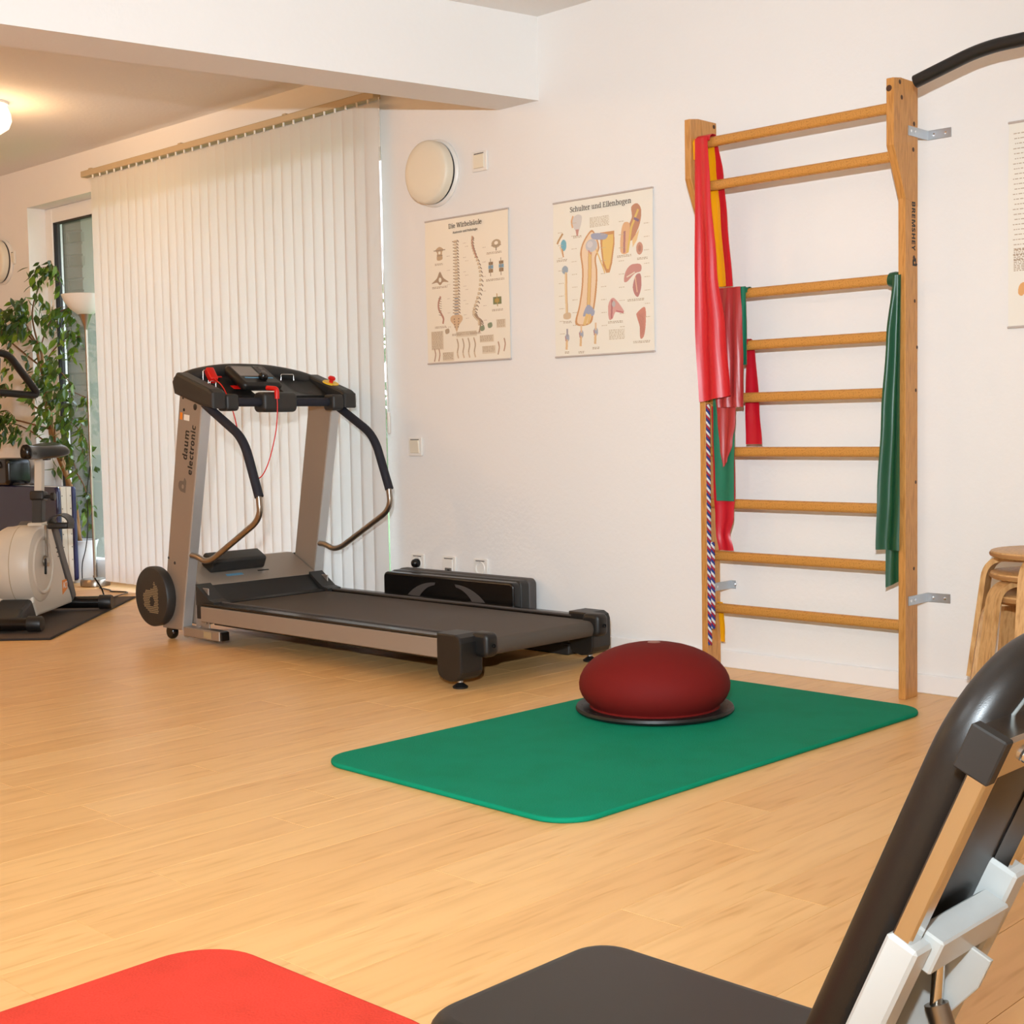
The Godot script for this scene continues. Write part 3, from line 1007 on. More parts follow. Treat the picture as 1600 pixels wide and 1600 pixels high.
# the emblem on the wheel cover, printed as a fine dot screen
func logo_d(cover: Node3D) -> void:
	var poly := d_poly(0.135)
	var s := begin()
	var step := 0.0088
	var row := 0
	var y := -0.075
	while y < 0.075:
		var x := -0.075 + (step * 0.5 if row % 2 else 0.0)
		while x < 0.075:
			var q := V(x, y)
			var in_hole := pow((x - 0.010) / 0.018, 2) + pow((y + 0.020) / 0.022, 2) < 1.0
			if Geometry2D.is_point_in_polygon(q, poly) and not in_hole:
				# cover axis is local y; its face looks along +y
				var c := Vector3(x, 0.0208, -y)
				var r := 0.0031
				var ring: Array[Vector3] = []
				for k in 6:
					ring.append(c + Vector3(cos(TAU * k / 6), 0, -sin(TAU * k / 6)) * r)
				for k in 6:
					tri(s, c + Vector3(0, 0.0006, 0), ring[k], ring[(k + 1) % 6])
			x += step
		y += step * 0.87
		row += 1
	var o := part("emblem_dots", finish(s), mats["print_tan"], cover)
	o.set_meta("kind", "stuff")
	o.set_meta("label", "letter d emblem printed as a dot screen")

# ---------------------------------------------------------------- wall bars and bands
func build_wall_bars() -> void:
	var t := thing("wall_bars", "pine wall bars with nine rungs fixed to the white wall", "wall bars", Vector3(-2.54, 0, -4.035))
	var pine: Material = mats["varnished_pine"]
	for side in 2:
		var x := -2.9225 if side == 0 else -2.1525
		var post := wpart("post", box(Vector3(0.025, 1.945, 0.080), 0.002), pine, t, Vector3(x, 0.9725, -4.035))
		# shaped head board that carries the two forward rungs: polygon in (z, y)
		var hb := PackedVector2Array([V(-4.075, 1.56), V(-3.995, 1.58), V(-3.922, 1.735), V(-3.922, 1.938), V(-3.970, 1.945), V(-4.075, 1.945)])
		var hm := extrude(hb, 0.026, 0.002)
		# extrude is in x, y: turn so that x becomes z
		var head := wpart("head_board", hm, pine, t, Vector3(x, 0, 0), Vector3(0, -90, 0))
		for k in ([[1.930, -3.960], [1.885, -3.972], [1.815, -4.05], [1.735, -4.045], [1.40, -4.05]] if side == 1 else [[1.93, -4.06]]):
			part("knot", lathe([V(0, 0.0004), V(0.006, 0.0004), V(0.0075, 0)], 10), mats["pine_knot"], post, Vector3(0.0131, k[0] - 0.9725, k[1] + 4.035), Vector3(0, 0, -90))
		if side == 1:
			part("knot", lathe([V(0, 0.0004), V(0.008, 0.0004), V(0.010, 0)], 10), mats["pine_knot"], post, Vector3(-0.003, 0.935, 0.1133), Vector3(90, 0, 0))
			for k in [[0.984, -4.062], [0.692, -4.062], [0.416, -4.050], [1.12, -4.07], [1.265, -4.055]]:
				part("screw_plug", lathe([V(0, 0.0004), V(0.005, 0.0004), V(0.006, 0)], 10), mats["pine_knot"], post, Vector3(0.0127, k[0] - 0.9725, k[1] + 4.035), Vector3(0, 0, -90))
			var l := part("lettering", lettering("BREMSHEY", 0.030, "Droid Sans", 0.0008, 700), mats["print_black"], post, Vector3(0.0128, 0.527, -0.018))
			l.basis = Basis(Vector3(0, -1, 0), Vector3(0, 0, -1), Vector3(1, 0, 0))
			l.position.z += 0.006
			emblem("post_emblem", 0.030, "print_black", "varnished_pine", post, Vector3(0.0128, 0.415, -0.022), Basis(Vector3(0, -1, 0), Vector3(0, 0, -1), Vector3(1, 0, 0)))
	var rung := soft_box(Vector3(0.026, 0.034, 0.745), 0.011, 0.001)
	var zs := [-3.955, -3.958, -4.03, -4.03, -4.03, -4.03, -4.03, -4.03, -4.03]
	var ys := [1.854, 1.706, 1.336, 1.157, 0.977, 0.789, 0.606, 0.420, 0.233]
	for i in 9:
		wpart("rung", rung, mats["varnished_rung"], t, Vector3(-2.5375, ys[i], zs[i]), Vector3(0, 90, 0))
	for b in [[-2.1395, 1.79, 0.080], [-2.1395, 0.315, 0.080], [-2.9095, 0.305, 0.022]]:
		# angle bracket: one leaf on the post's side, one on the wall
		var prof := PackedVector2Array([V(0, 0.130), V(0, 0), V(b[2], 0), V(b[2], 0.003), V(0.003, 0.003), V(0.003, 0.130)])
		var br := wpart("wall_bracket", extrude(prof, 0.030, 0.001), mats["zinc"], t, Vector3(b[0], b[1], WALL_Z), Vector3(-90, 0, 0))
		br.basis = Basis(Vector3(1, 0, 0), Vector3(0, 0, 1), Vector3(0, -1, 0))
		for q in [[0.022, 0.0, 0], [0.062, 0.0, 0], [0.0, 0.088, 1], [0.0, 0.115, 1]]:
			var head := lathe([V(0.005, 0), V(0.0048, 0.0012), V(0, 0.002)], 10)
			if q[2] == 0 and q[0] > b[2]:
				continue
			if q[2] == 0:
				part("screw", head, mats["chrome"], br, Vector3(q[0], 0.003, 0))
			else:
				part("screw", head, mats["chrome"], br, Vector3(0.003, q[1], 0), Vector3(0, 0, -90))
	# pull-up bar standing off the wall at the top right
	var pb := thing("pull_up_bar", "black bent pull-up bar mounted high on the wall right of the wall bars", "pull-up bar", Vector3(-1.5, 1.95, -3.85))
	wpart("bar", tube(bend([Vector3(-2.035, 1.895, -3.86), Vector3(-1.825, 1.952, -3.86), Vector3(-1.10, 1.955, -3.86), Vector3(-0.89, 1.895, -3.86)], 0.07, 8), 0.0195, 18), mats["black_plastic"], pb)
	for x in [-1.62, -1.30]:
		wpart("stay", tube([Vector3(x, 1.955, -3.86), Vector3(x, 1.955, WALL_Z)], 0.015, 12), mats["black_plastic"], pb)
		wpart("wall_plate", box(Vector3(0.07, 0.20, 0.006), 0.002), mats["black_plastic"], pb, Vector3(x, 1.93, WALL_Z + 0.003))
	build_bands()

# rows: [y, x left, x right, z, depth of folds, phase]
func ribbon(rows: Array, thick := 0.0014, waves := 2.5, cols := 14) -> ArrayMesh:
	var pts := []
	for i in rows.size() - 1:
		var n := 7
		for k in (n + 1 if i == rows.size() - 2 else n):
			var f := float(k) / n
			var g := f * f * (3 - 2 * f)
			var a: Array = rows[i]
			var b: Array = rows[i + 1]
			var row := []
			for j in cols:
				var u := float(j) / (cols - 1)
				var amp := lerpf(a[4], b[4], g)
				var ph := lerpf(a[5], b[5], f)
				row.append(Vector3(lerpf(lerpf(a[1], b[1], g), lerpf(a[2], b[2], g), u), lerpf(a[0], b[0], f) + (lerpf(a[6], b[6], g) * (u - 0.5) if a.size() > 6 else 0.0), lerpf(a[3], b[3], f) + amp * sin(u * waves * TAU + ph)))
			pts.append(row)
	return sheet(pts, thick)

func band(called: String, label: String, m: String, pieces: Array, at: Vector3) -> void:
	var t := thing(called, label, "resistance band", at, "latex bands over the wall bars")
	var names := ["hanging_length", "back_length", "tail", "fold"]
	for i in pieces.size():
		wpart(names[i], pieces[i], mats[m], t)

func over_rung(x0: float, x1: float, y: float, z: float, r := 0.019) -> ArrayMesh:
	var rows := []
	for k in 9:
		var a := PI * k / 8.0
		rows.append([Vector3(x0, y + r * sin(a), z + r * cos(a)), Vector3((x0 + x1) / 2, y + r * sin(a) * 1.01, z + r * cos(a)), Vector3(x1, y + r * sin(a), z + r * cos(a))])
	return sheet(rows, 0.0014)

func build_bands() -> void:
	band("red_band", "long bright red latex band hanging from the top rung at the left post", "red_latex", [
		ribbon([[1.868, -2.895, -2.843, -3.928, 0.001, 0.0, 0.0], [1.70, -2.897, -2.836, -3.930, 0.003, 0.6, 0.0], [1.42, -2.900, -2.815, -3.932, 0.006, 1.2, 0.0], [1.20, -2.904, -2.785, -3.938, 0.008, 2.0, 0.01], [0.975, -2.898, -2.767, -3.945, 0.010, 2.8, 0.02]], 0.0014, 1.6),
		ribbon([[1.868, -2.868, -2.842, -3.986, 0.0, 0.0, 0.0], [1.74, -2.862, -2.819, -3.988, 0.001, 0.5, 0.0], [1.60, -2.855, -2.808, -3.992, 0.002, 1.0, 0.0], [1.362, -2.845, -2.793, -4.000, 0.002, 1.4, 0.0]], 0.0014, 1.2),
		over_rung(-2.895, -2.835, 1.856, -3.955, 0.0245)], Vector3(-2.85, 0.97, -3.94))
	band("yellow_band", "bright yellow latex band under the red one on the top rung", "yellow_latex", [
		ribbon([[1.858, -2.896, -2.850, -3.976, 0.0, 0.0, 0.0], [1.78, -2.884, -2.843, -3.976, 0.001, 0.3, 0.0], [1.60, -2.866, -2.826, -3.978, 0.002, 0.8, 0.0], [1.362, -2.850, -2.810, -3.984, 0.002, 1.2, 0.0]], 0.0014, 1.0),
		ribbon([[1.860, -2.908, -2.895, -3.934, 0.0, 0.0, 0.0], [1.80, -2.907, -2.895, -3.936, 0.0, 0.8, 0.0]], 0.0014, 1.0),
		over_rung(-2.908, -2.862, 1.855, -3.955, 0.0205)], Vector3(-2.85, 1.30, -3.96))
	band("dull_red_band", "dull red latex band folded over the third rung from the top", "dark_red_latex", [
		ribbon([[1.358, -2.860, -2.760, -3.997, 0.002, 0.0, 0.0], [1.25, -2.862, -2.752, -3.990, 0.005, 1.0, 0.0], [1.08, -2.850, -2.745, -3.985, 0.007, 2.0, 0.0], [0.945, -2.850, -2.742, -3.985, 0.007, 3.0, 0.0]], 0.0014, 2.6),
		ribbon([[0.99, -2.868, -2.780, -3.998, 0.004, 0.0, 0.0], [0.90, -2.858, -2.785, -3.998, 0.005, 0.6, 0.0], [0.81, -2.848, -2.800, -3.998, 0.004, 1.2, 0.02], [0.745, -2.838, -2.822, -3.998, 0.001, 1.8, 0.02]], 0.0014, 1.4),
		over_rung(-2.860, -2.760, 1.337, -4.03, 0.0215)], Vector3(-2.80, 0.75, -3.99))
	band("green_band", "grass green latex band hanging behind the red ones at the left post", "green_latex", [
		ribbon([[1.358, -2.765, -2.745, -4.006, 0.001, 0.0, 0.0], [1.20, -2.770, -2.742, -4.006, 0.002, 0.5, 0.0], [1.09, -2.775, -2.743, -4.008, 0.002, 1.0, 0.0]], 0.0014, 1.0),
		ribbon([[1.00, -2.885, -2.790, -4.006, 0.003, 0.0, 0.0], [0.85, -2.882, -2.792, -4.006, 0.005, 0.8, 0.0], [0.72, -2.876, -2.797, -4.006, 0.004, 1.4, 0.0], [0.617, -2.872, -2.799, -4.006, 0.003, 2.0, 0.0]], 0.0014, 1.2),
		over_rung(-2.765, -2.742, 1.337, -4.03, 0.0195)], Vector3(-2.80, 0.62, -4.005))
	band("crimson_band", "crimson latex band hanging through the middle rungs behind the green one", "crimson_latex", [
		ribbon([[1.165, -2.775, -2.742, -4.054, 0.001, 0.0, 0.0], [0.95, -2.782, -2.725, -4.056, 0.003, 0.7, 0.0], [0.815, -2.778, -2.712, -4.052, 0.002, 1.4, 0.0]], 0.0014, 1.0),
		ribbon([[0.95, -2.895, -2.80, -4.012, 0.002, 0.0, 0.0], [0.65, -2.888, -2.797, -4.012, 0.004, 0.8, 0.0], [0.56, -2.880, -2.805, -4.012, 0.005, 1.2, 0.0], [0.50, -2.878, -2.822, -4.012, 0.005, 1.6, 0.0], [0.442, -2.868, -2.808, -4.012, 0.003, 2.0, 0.0]], 0.0014, 1.3),
		over_rung(-2.775, -2.742, 1.158, -4.03, 0.0205)], Vector3(-2.80, 0.44, -4.02))
	# dark green band knotted at the right post
	var t := thing("dark_green_band", "dark green latex band knotted on the third rung at the right post", "resistance band", Vector3(-2.19, 0.36, -4.0), "latex bands over the wall bars")
	wpart("knot", lathe([V(0.016, -0.028), V(0.024, -0.020), V(0.026, 0.0), V(0.022, 0.018), V(0.012, 0.024), V(0, 0.025)], 18), mats["dark_green_latex"], t, Vector3(-2.192, 1.334, -4.028), Vector3(0, 0, 82))
	wpart("hanging_length", ribbon([[1.345, -2.180, -2.152, -3.990, 0.003, 0.0, 0.0], [1.15, -2.197, -2.148, -3.986, 0.010, 0.8, 0.0], [0.90, -2.212, -2.148, -3.984, 0.012, 1.2, 0.0], [0.65, -2.226, -2.148, -3.984, 0.013, 1.6, 0.0], [0.478, -2.233, -2.152, -3.984, 0.012, 2.0, 0.0]], 0.0014, 1.1), mats["dark_green_latex"], t)
	wpart("back_length", ribbon([[1.335, -2.176, -2.152, -4.012, 0.002, 0.5, 0.0], [0.90, -2.200, -2.150, -4.004, 0.006, 1.5, 0.0], [0.60, -2.208, -2.150, -4.002, 0.007, 2.0, 0.0], [0.370, -2.212, -2.149, -4.002, 0.006, 2.6, 0.03]], 0.0014, 1.2), mats["dark_green_latex"], t)
	band("yellow_strip", "short yellow latex band hanging behind the left post from the lowest rung", "yellow_latex", [
		ribbon([[0.252, -2.903, -2.880, -4.046, 0.0, 0.0, 0.0], [0.17, -2.903, -2.882, -4.060, 0.001, 0.5, 0.0], [0.105, -2.905, -2.888, -4.070, 0.001, 1.0, 0.0]], 0.0014, 1.0)], Vector3(-2.89, 0.10, -4.05))
	# striped rope along the left post: twisted strands
	var rp := thing("skipping_rope", "thin blue white and red braided rope hanging down the left post", "rope", Vector3(-2.893, 0.10, -3.99))
	var cols := ["rope_blue", "rope_white", "rope_red"]
	for c in [[-2.892, 0.955, 0.105, -3.985], [-2.880, 0.47, 0.165, -3.989]]:
		for k in 3:
			var p := []
			var n := int((c[1] - c[2]) / 0.0035)
			for i in n + 1:
				var y := lerpf(c[1], c[2], float(i) / n)
				var a := y * 190.0 + TAU * k / 3.0
				p.append(Vector3(c[0] + 0.0042 * cos(a), y, c[3] + 0.0042 * sin(a)))
			wpart("strand", tube(p, 0.0040, 6), mats[cols[k]], rp)

# ---------------------------------------------------------------- floor things
func build_mats_and_dome() -> void:
	var g := part("exercise_mat", extrude(rounded_rect(0.925, 1.63, 0.105, 10), 0.013, 0.005, 3, true), mats["green_mat_foam"], self, Vector3(-2.468, 0.0066, -3.068), Vector3(-90, -1.1, 0))
	tag(g, "large green foam exercise mat with rounded corners under the burgundy dome", "mat")
	var r := part("exercise_mat_001", extrude(rounded_rect(0.62, 1.70, 0.115, 10), 0.014, 0.005, 3, true), mats["red_mat_foam"], self, Vector3(-1.700, 0.0072, -0.484), Vector3(-90, 1.2, 0))
	tag(r, "bright red foam exercise mat on the floor in the foreground", "mat")
	var d := thing("balance_dome", "burgundy rubber balance dome on a black rim on the green mat", "balance trainer", Vector3(-2.622, 0.0135, -3.322))
	part("rim", lathe([V(0.0, 0.0), V(0.225, 0.0), V(0.238, 0.003), V(0.243, 0.010), V(0.240, 0.018), V(0.232, 0.020), V(0.218, 0.016), V(0.200, 0.016)], 64), mats["black_plastic"], d)
	for i in 28:
		var a := TAU * i / 28.0
		part("rivet", lathe([V(0.0035, 0), V(0.003, 0.001), V(0, 0.0016)], 8), mats["dark_grey"], d, Vector3(0.2235 * sin(a), 0.0172, 0.2235 * cos(a)))
	var prof := []
	prof.append(V(0.205, 0.012))
	for k in 15:
		var a := deg_to_rad(-33.0 + (90.0 + 33.0) * k / 14.0)
		prof.append(V(0.232 * cos(a), 0.083 + (0.128 if a > 0 else 0.115) * sin(a)))
	prof[-1] = V(0.0, prof[-1].y)
	part("dome", lathe(prof, 64), mats["burgundy_rubber"], d)
	part("valve", lathe([V(0, 0.003), V(0.016, 0.002), V(0.020, 0)], 20), mats["pale_valve"], d, Vector3(0, 0.2112, 0))

func build_bench() -> void:
	var t := thing("padded_bench", "black padded bench with a tilted backrest on a white and chrome frame in the foreground", "bench", Vector3(-0.75, 0, -1.11))
	var zc := -1.110
	wpart("seat", extrude(rounded_rect(0.47, 0.315, 0.055, 8), 0.055, 0.024, 6, true), mats["black_vinyl"], t, Vector3(-0.853, 0.2475, zc + 0.005), Vector3(-90, 0, 0))
	# leaning frame: local x = across the pad (towards its back), y = up along it, z = along the room
	var lean := deg_to_rad(24.0)
	var L := Vector3(sin(lean), cos(lean), 0)
	var T := Vector3(cos(lean), -sin(lean), 0)
	var B := Basis(T, L, Vector3(0, 0, 1))
	var at := func(l: float, tt: float, z: float) -> Vector3: return L * l + T * tt + Vector3(0, 0, z) - t.position
	# pad: outline in (z, l), rounded all round; extrude along T
	var pad := part("backrest", extrude(rounded_rect(0.218, 0.522, 0.108, 12), 0.044, 0.021, 7, true), mats["black_vinyl"], t)
	pad.basis = Basis(Vector3(0, 0, -1), L, T)
	pad.position = at.call(0.203, -0.7245, zc - 0.025)
	# piping: seam line on the back of the pad
	var pip := []
	var rr := rounded_rect(0.184, 0.488, 0.090, 6)
	for i in rr.size() + 1:
		var q := rr[i % rr.size()]
		pip.append(Vector3(q.x + 0.002 * sin(i * 2.7), q.y + 0.002 * cos(i * 1.9), 0.022))
	part("piping", tube(pip, 0.0019, 6, false), mats["worn_piping"], pad)
	part("stud", lathe([V(0.0035, 0), V(0.003, 0.0012), V(0, 0.002)], 10), mats["zinc"], pad, Vector3(0.1085, 0.055, 0.0), Vector3(0, 0, -90))
	part("stud", lathe([V(0.0035, 0), V(0.003, 0.0012), V(0, 0.002)], 10), mats["zinc"], pad, Vector3(0.035, 0.257, 0.010), Vector3(0, 0, 0))
	# frame tubes on the back
	for side in 2:
		var z := -1.030 if side == 0 else -1.190
		var ch := part("inner_tube", box(Vector3(0.018, 0.32, 0.020), 0.002), mats["chrome"], t)
		ch.basis = B
		ch.position = at.call(0.235, -0.694, z + 0.001)
		var top := 0.206 if side == 0 else 0.236
		var ou := part("outer_tube", box(Vector3(0.030, top + 0.26, 0.030), 0.003), mats["white_enamel"], t)
		ou.basis = B
		ou.position = at.call((top - 0.26) / 2.0, -0.6905, z)
	var xb := part("cross_tube", box(Vector3(0.028, 0.038, 0.215), 0.003), mats["chrome"], t)
	xb.basis = B
	xb.position = at.call(0.392, -0.693, -1.114)
	part("tube_plug", box(Vector3(0.031, 0.040, 0.014), 0.0015), mats["charcoal_plastic"], xb, Vector3(0, 0, 0.108))
	part("bolt", lathe([V(0.007, 0), V(0.0065, 0.003), V(0, 0.005)], 14), mats["chrome"], xb, Vector3(0.015, -0.002, 0.060), Vector3(0, 0, -90))
	var wc := part("cross_plate", box(Vector3(0.026, 0.034, 0.125), 0.002), mats["white_enamel"], t)
	wc.basis = B
	wc.position = at.call(0.194, -0.682, -1.108)
	var gus := part("gusset", extrude(PackedVector2Array([V(0, 0), V(0.05, 0), V(0.05, -0.03), V(0.012, -0.15), V(0, -0.15)]), 0.006, 0.001), mats["white_enamel"], t)
	gus.basis = B
	gus.position = at.call(0.180, -0.700, -1.125)
	var strut := part("gas_strut", tube([at.call(0.120, -0.672, -1.110), Vector3(-0.50, 0.19, -1.11) - t.position], 0.011, 16), mats["satin_steel"], t)
	part("strut_rod", tube([at.call(0.170, -0.690, -1.110), at.call(0.118, -0.6715, -1.110)], 0.0055, 12), mats["chrome"], t)
	# base: seat beam, legs and feet, mostly below the picture
	wpart("seat_beam", box(Vector3(0.62, 0.04, 0.05), 0.004), mats["white_enamel"], t, Vector3(-0.76, 0.198, zc))
	wpart("leg", box(Vector3(0.045, 0.19, 0.045), 0.004), mats["white_enamel"], t, Vector3(-0.98, 0.11, zc))
	wpart("leg", box(Vector3(0.045, 0.19, 0.045), 0.004), mats["white_enamel"], t, Vector3(-0.50, 0.11, zc))
	wpart("foot", box(Vector3(0.05, 0.03, 0.40), 0.006), mats["white_enamel"], t, Vector3(-0.98, 0.015, zc))
	wpart("foot", box(Vector3(0.05, 0.03, 0.40), 0.006), mats["white_enamel"], t, Vector3(-0.50, 0.015, zc))

func build_bike() -> void:
	var m := part("bike_mat", extrude(PackedVector2Array([V(-5.605, 2.884), V(-6.640, 3.915), V(-7.16, 3.40), V(-6.12, 2.37)]), 0.008, 0.002), mats["mat_carpet"], self, Vector3(0, 0.0042, 0), Vector3(-90, 0, 0))
	tag(m, "brown speckled floor mat with dark edge under the exercise bike", "mat")
	var ed := []
	for q in [Vector3(-5.605, 0.0, -2.884), Vector3(-6.640, 0.0, -3.915), Vector3(-7.16, 0.0, -3.40), Vector3(-6.12, 0.0, -2.37), Vector3(-5.605, 0.0, -2.884)]:
		ed.append(Vector3(q.x, -q.z, 0.001))
	part("edging", tube(ed, 0.0055, 6), mats["mat_carpet_edge"], m)
	var t := thing("exercise_bike", "white upright exercise bike with black saddle on the brown mat", "exercise bike", Vector3(-6.430, 0.008, -3.350), "", deg_to_rad(-46.4))
	# local x runs to the front, z is towards the camera as -z
	var wh: Material = mats["bike_white"]
	var blk: Material = mats["black_plastic"]
	var body := PackedVector2Array([V(0.0, 0.042), V(0.50, 0.042), V(0.545, 0.11), V(0.53, 0.30), V(0.45, 0.452), V(0.27, 0.452), V(0.235, 0.40), V(0.15, 0.27), V(0.07, 0.15), V(0.0, 0.085)])
	var bd := part("body_shell", extrude(body, 0.165, 0.012, 2), wh, t)
	# drum with the raised ring on its face
	var dr := part("flywheel_drum", lathe([V(0, -0.095), V(0.135, -0.095), V(0.170, -0.085), V(0.182, -0.062), V(0.184, 0.0), V(0.182, 0.062), V(0.170, 0.085), V(0.135, 0.095), V(0, 0.095)], 56), wh, t, Vector3(0.435, 0.275, 0), Vector3(-90, 0, 0))
	part("ring", lathe([V(0.118, 0.094), V(0.122, 0.101), V(0.132, 0.101), V(0.138, 0.094)], 56), wh, dr)
	part("seam", lathe([V(0.1842, -0.0015), V(0.1850, 0.0), V(0.1842, 0.0015)], 56), mats["print_tan"], dr)
	# grey spine along the rear edge
	var sp := curve([Vector3(-0.012, 0.06, 0), Vector3(0.035, 0.13, 0), Vector3(0.13, 0.265, 0), Vector3(0.21, 0.40, 0), Vector3(0.235, 0.455, 0)], 6)
	var spl := PackedVector2Array()
	for q in sp:
		spl.append(V(q.x + 0.018, q.y - 0.006))
	for i in sp.size():
		var q: Vector3 = sp[sp.size() - 1 - i]
		var w := 0.030 + 0.014 * sin(PI * float(i) / sp.size())
		spl.append(V(q.x - w, q.y + 0.012))
	part("rear_spine", extrude(spl, 0.178, 0.006, 2, false), mats["bike_grey"], t)
	for i in 3:
		part("vent_slot", box(Vector3(0.030, 0.005, 0.002)), mats["print_black"], bd, Vector3(0.205 - 0.012 * i, 0.335 - 0.022 * i, -0.083), Vector3(0, 0, 6))
	var stick := part("sticker", extrude(PackedVector2Array([V(-0.042, 0.030), V(0.042, 0.030), V(0.042, -0.040), V(-0.030, -0.018)]), 0.001), mats["print_orange"], bd, Vector3(0.105, 0.140, -0.0832))
	var sl := part("lettering", lettering("ACT", 0.040), mats["print_white"], stick, Vector3(0.0, 0.003, -0.0012), Vector3(0, 180, 0))
	# crank, bolt and pedal
	var cr := part("crank", box(Vector3(0.020, 0.175, 0.014), 0.003), mats["satin_steel"], t, Vector3(0.425, 0.375, -0.112))
	part("crank_boss", lathe([V(0.026, 0), V(0.026, 0.018), V(0.010, 0.024), V(0, 0.024)], 20), mats["satin_steel"], t, Vector3(0.425, 0.292, -0.098), Vector3(-90, 0, 0))
	part("crank", box(Vector3(0.020, 0.175, 0.014), 0.003), mats["satin_steel"], t, Vector3(0.425, 0.205, 0.112))
	part("lever", box(Vector3(0.014, 0.075, 0.010), 0.003), mats["black_gloss"], t, Vector3(0.470, 0.272, -0.118), Vector3(0, 0, 6))
	for side in 2:
		var y := 0.462 if side == 0 else 0.118
		var z := -0.178 if side == 0 else 0.178
		var pd := part("pedal", soft_box(Vector3(0.105, 0.030, 0.095), 0.010), blk, t, Vector3(0.415, y - 0.006, z), Vector3(0, 0, 4))
		var arcp := []
		for k in 9:
			var a := PI * k / 8.0
			arcp.append([Vector3(-0.045, 0.012 + 0.045 * sin(a), 0.048 * cos(a)), Vector3(0.045, 0.010 + 0.038 * sin(a), 0.048 * cos(a))])
		part("pedal_strap", sheet(arcp, 0.006), blk, pd)
	# seat post, collar, knob, saddle
	part("post_sleeve", box(Vector3(0.058, 0.155, 0.048), 0.004), mats["charcoal_plastic"], t, Vector3(0.262, 0.505, -0.022), Vector3(0, 0, 8))
	part("post_socket", box(Vector3(0.095, 0.020, 0.075), 0.006), wh, t, Vector3(0.275, 0.455, -0.022))
	part("post_collar", soft_box(Vector3(0.072, 0.046, 0.066), 0.010), blk, t, Vector3(0.250, 0.590, -0.022), Vector3(0, 0, 8))
	part("seat_post", box(Vector3(0.042, 0.185, 0.036), 0.003), wh, t, Vector3(0.232, 0.680, -0.022), Vector3(0, 0, 8))
	part("knob", lathe([V(0.008, 0), V(0.008, 0.022), V(0.020, 0.026), V(0.020, 0.042), V(0.0, 0.046)], 14), blk, t, Vector3(0.245, 0.585, -0.055), Vector3(-90, 0, 0))
	part("saddle_pillar", tube([Vector3(0.215, 0.770, -0.022), Vector3(0.212, 0.802, -0.022)], 0.012, 12), mats["chrome"], t)
	part("clamp", soft_box(Vector3(0.05, 0.024, 0.03), 0.006), blk, t, Vector3(0.205, 0.772, -0.050))
	var rows := []
	for i in 15:
		var f := i / 14.0
		var x := lerpf(0.405, 0.075, f)
		var hw := 0.026 + 0.092 * smoothstep(0.25, 0.85, f)
		if f > 0.9:
			hw *= 1.0 - (f - 0.9) * 3.0
		var top := 0.835 - 0.010 * sin(PI * f) + 0.006 * f
		var row := []
		for j in 16:
			var a := TAU * j / 15.0
			var cz := cos(a)
			var sy := sin(a)
			row.append(Vector3(x, top - 0.026 + 0.030 * sy * (1.0 if sy > 0 else 1.25) - 0.012 * cz * cz, -0.022 + hw * signf(cz) * pow(absf(cz), 0.7)))
		rows.append(row)
	var s := begin()
	for i in 14:
		for j in 15:
			quad(s, rows[i][j], rows[i + 1][j], rows[i + 1][j + 1], rows[i][j + 1], 1)
	for e in [0, 14]:
		var c := Vector3.ZERO
		for j in 15:
			c += rows[e][j] / 15.0
		for j in 15:
			if e == 0:
				tri(s, c, rows[e][j], rows[e][j + 1], 1)
			else:
				tri(s, c, rows[e][j + 1], rows[e][j], 1)
	part("saddle", finish(s), mats["black_gloss"], t)
	# stabilisers
	for st in [[0.735, -0.185, 0.20], [-0.02, -0.275, 0.24]]:
		var tb := part("stabiliser", tube([Vector3(st[0], 0.040, st[1] + 0.05), Vector3(st[0], 0.040, st[2] - 0.05)], 0.030, 20), mats["black_gloss"], t)
		for z in [st[1], st[2]]:
			var dirz: float = 1.0 if z < 0 else -1.0
			part("end_cap", tube([Vector3(st[0], 0.040, z), Vector3(st[0], 0.040, z + 0.008 * dirz), Vector3(st[0], 0.040, z + 0.062 * dirz)], [0.032, 0.036, 0.036], 20), blk, tb)
	part("front_fairing", extrude(PackedVector2Array([V(0.47, 0.015), V(0.74, 0.015), V(0.74, 0.060), V(0.66, 0.100), V(0.55, 0.128), V(0.48, 0.115)]), 0.15, 0.018, 3), mats["charcoal_plastic"], t, Vector3(0, 0, 0.0))
	# front column with console and handlebar
	part("front_column", tube([Vector3(0.66, 0.36, 0.07), Vector3(0.83, 1.06, 0.07)], 0.026, 14), wh, t)
	part("console_post", soft_box(Vector3(0.07, 0.22, 0.10), 0.015), mats["black_gloss"], t, Vector3(0.775, 1.13, 0.005), Vector3(0, 0, 14))
	for side in 2:
		var k := -1.0 if side == 0 else 1.0
		var zc := 0.02
		part("handlebar", tube(bend([Vector3(0.80, 1.245, zc + k * 0.02), Vector3(0.745, 1.248, zc + k * 0.100), Vector3(0.560, 1.060, zc + k * 0.172), Vector3(0.745, 1.075, zc + k * 0.04)], 0.045, 8), 0.0165, 14), mats["black_plastic"], t)
	part("console", soft_box(Vector3(0.05, 0.16, 0.20), 0.02), mats["black_plastic"], t, Vector3(0.84, 1.27, 0.03), Vector3(0, 0, 25))
	# mains lead
	var cb := thing("mains_lead", "thin black mains lead lying on the floor behind the exercise bike", "cable", Vector3(-6.7, 0.01, -3.8))
	wpart("lead", tube(curve([Vector3(-6.455, 0.150, -3.58), Vector3(-6.50, 0.09, -3.64), Vector3(-6.56, 0.016, -3.70), Vector3(-6.66, 0.016, -3.80), Vector3(-6.86, 0.006, -4.00), Vector3(-6.98, 0.006, -3.97), Vector3(-7.05, 0.006, -4.00), Vector3(-7.2, 0.006, -4.02)], 7), 0.004, 7), mats["black_gloss"], cb)

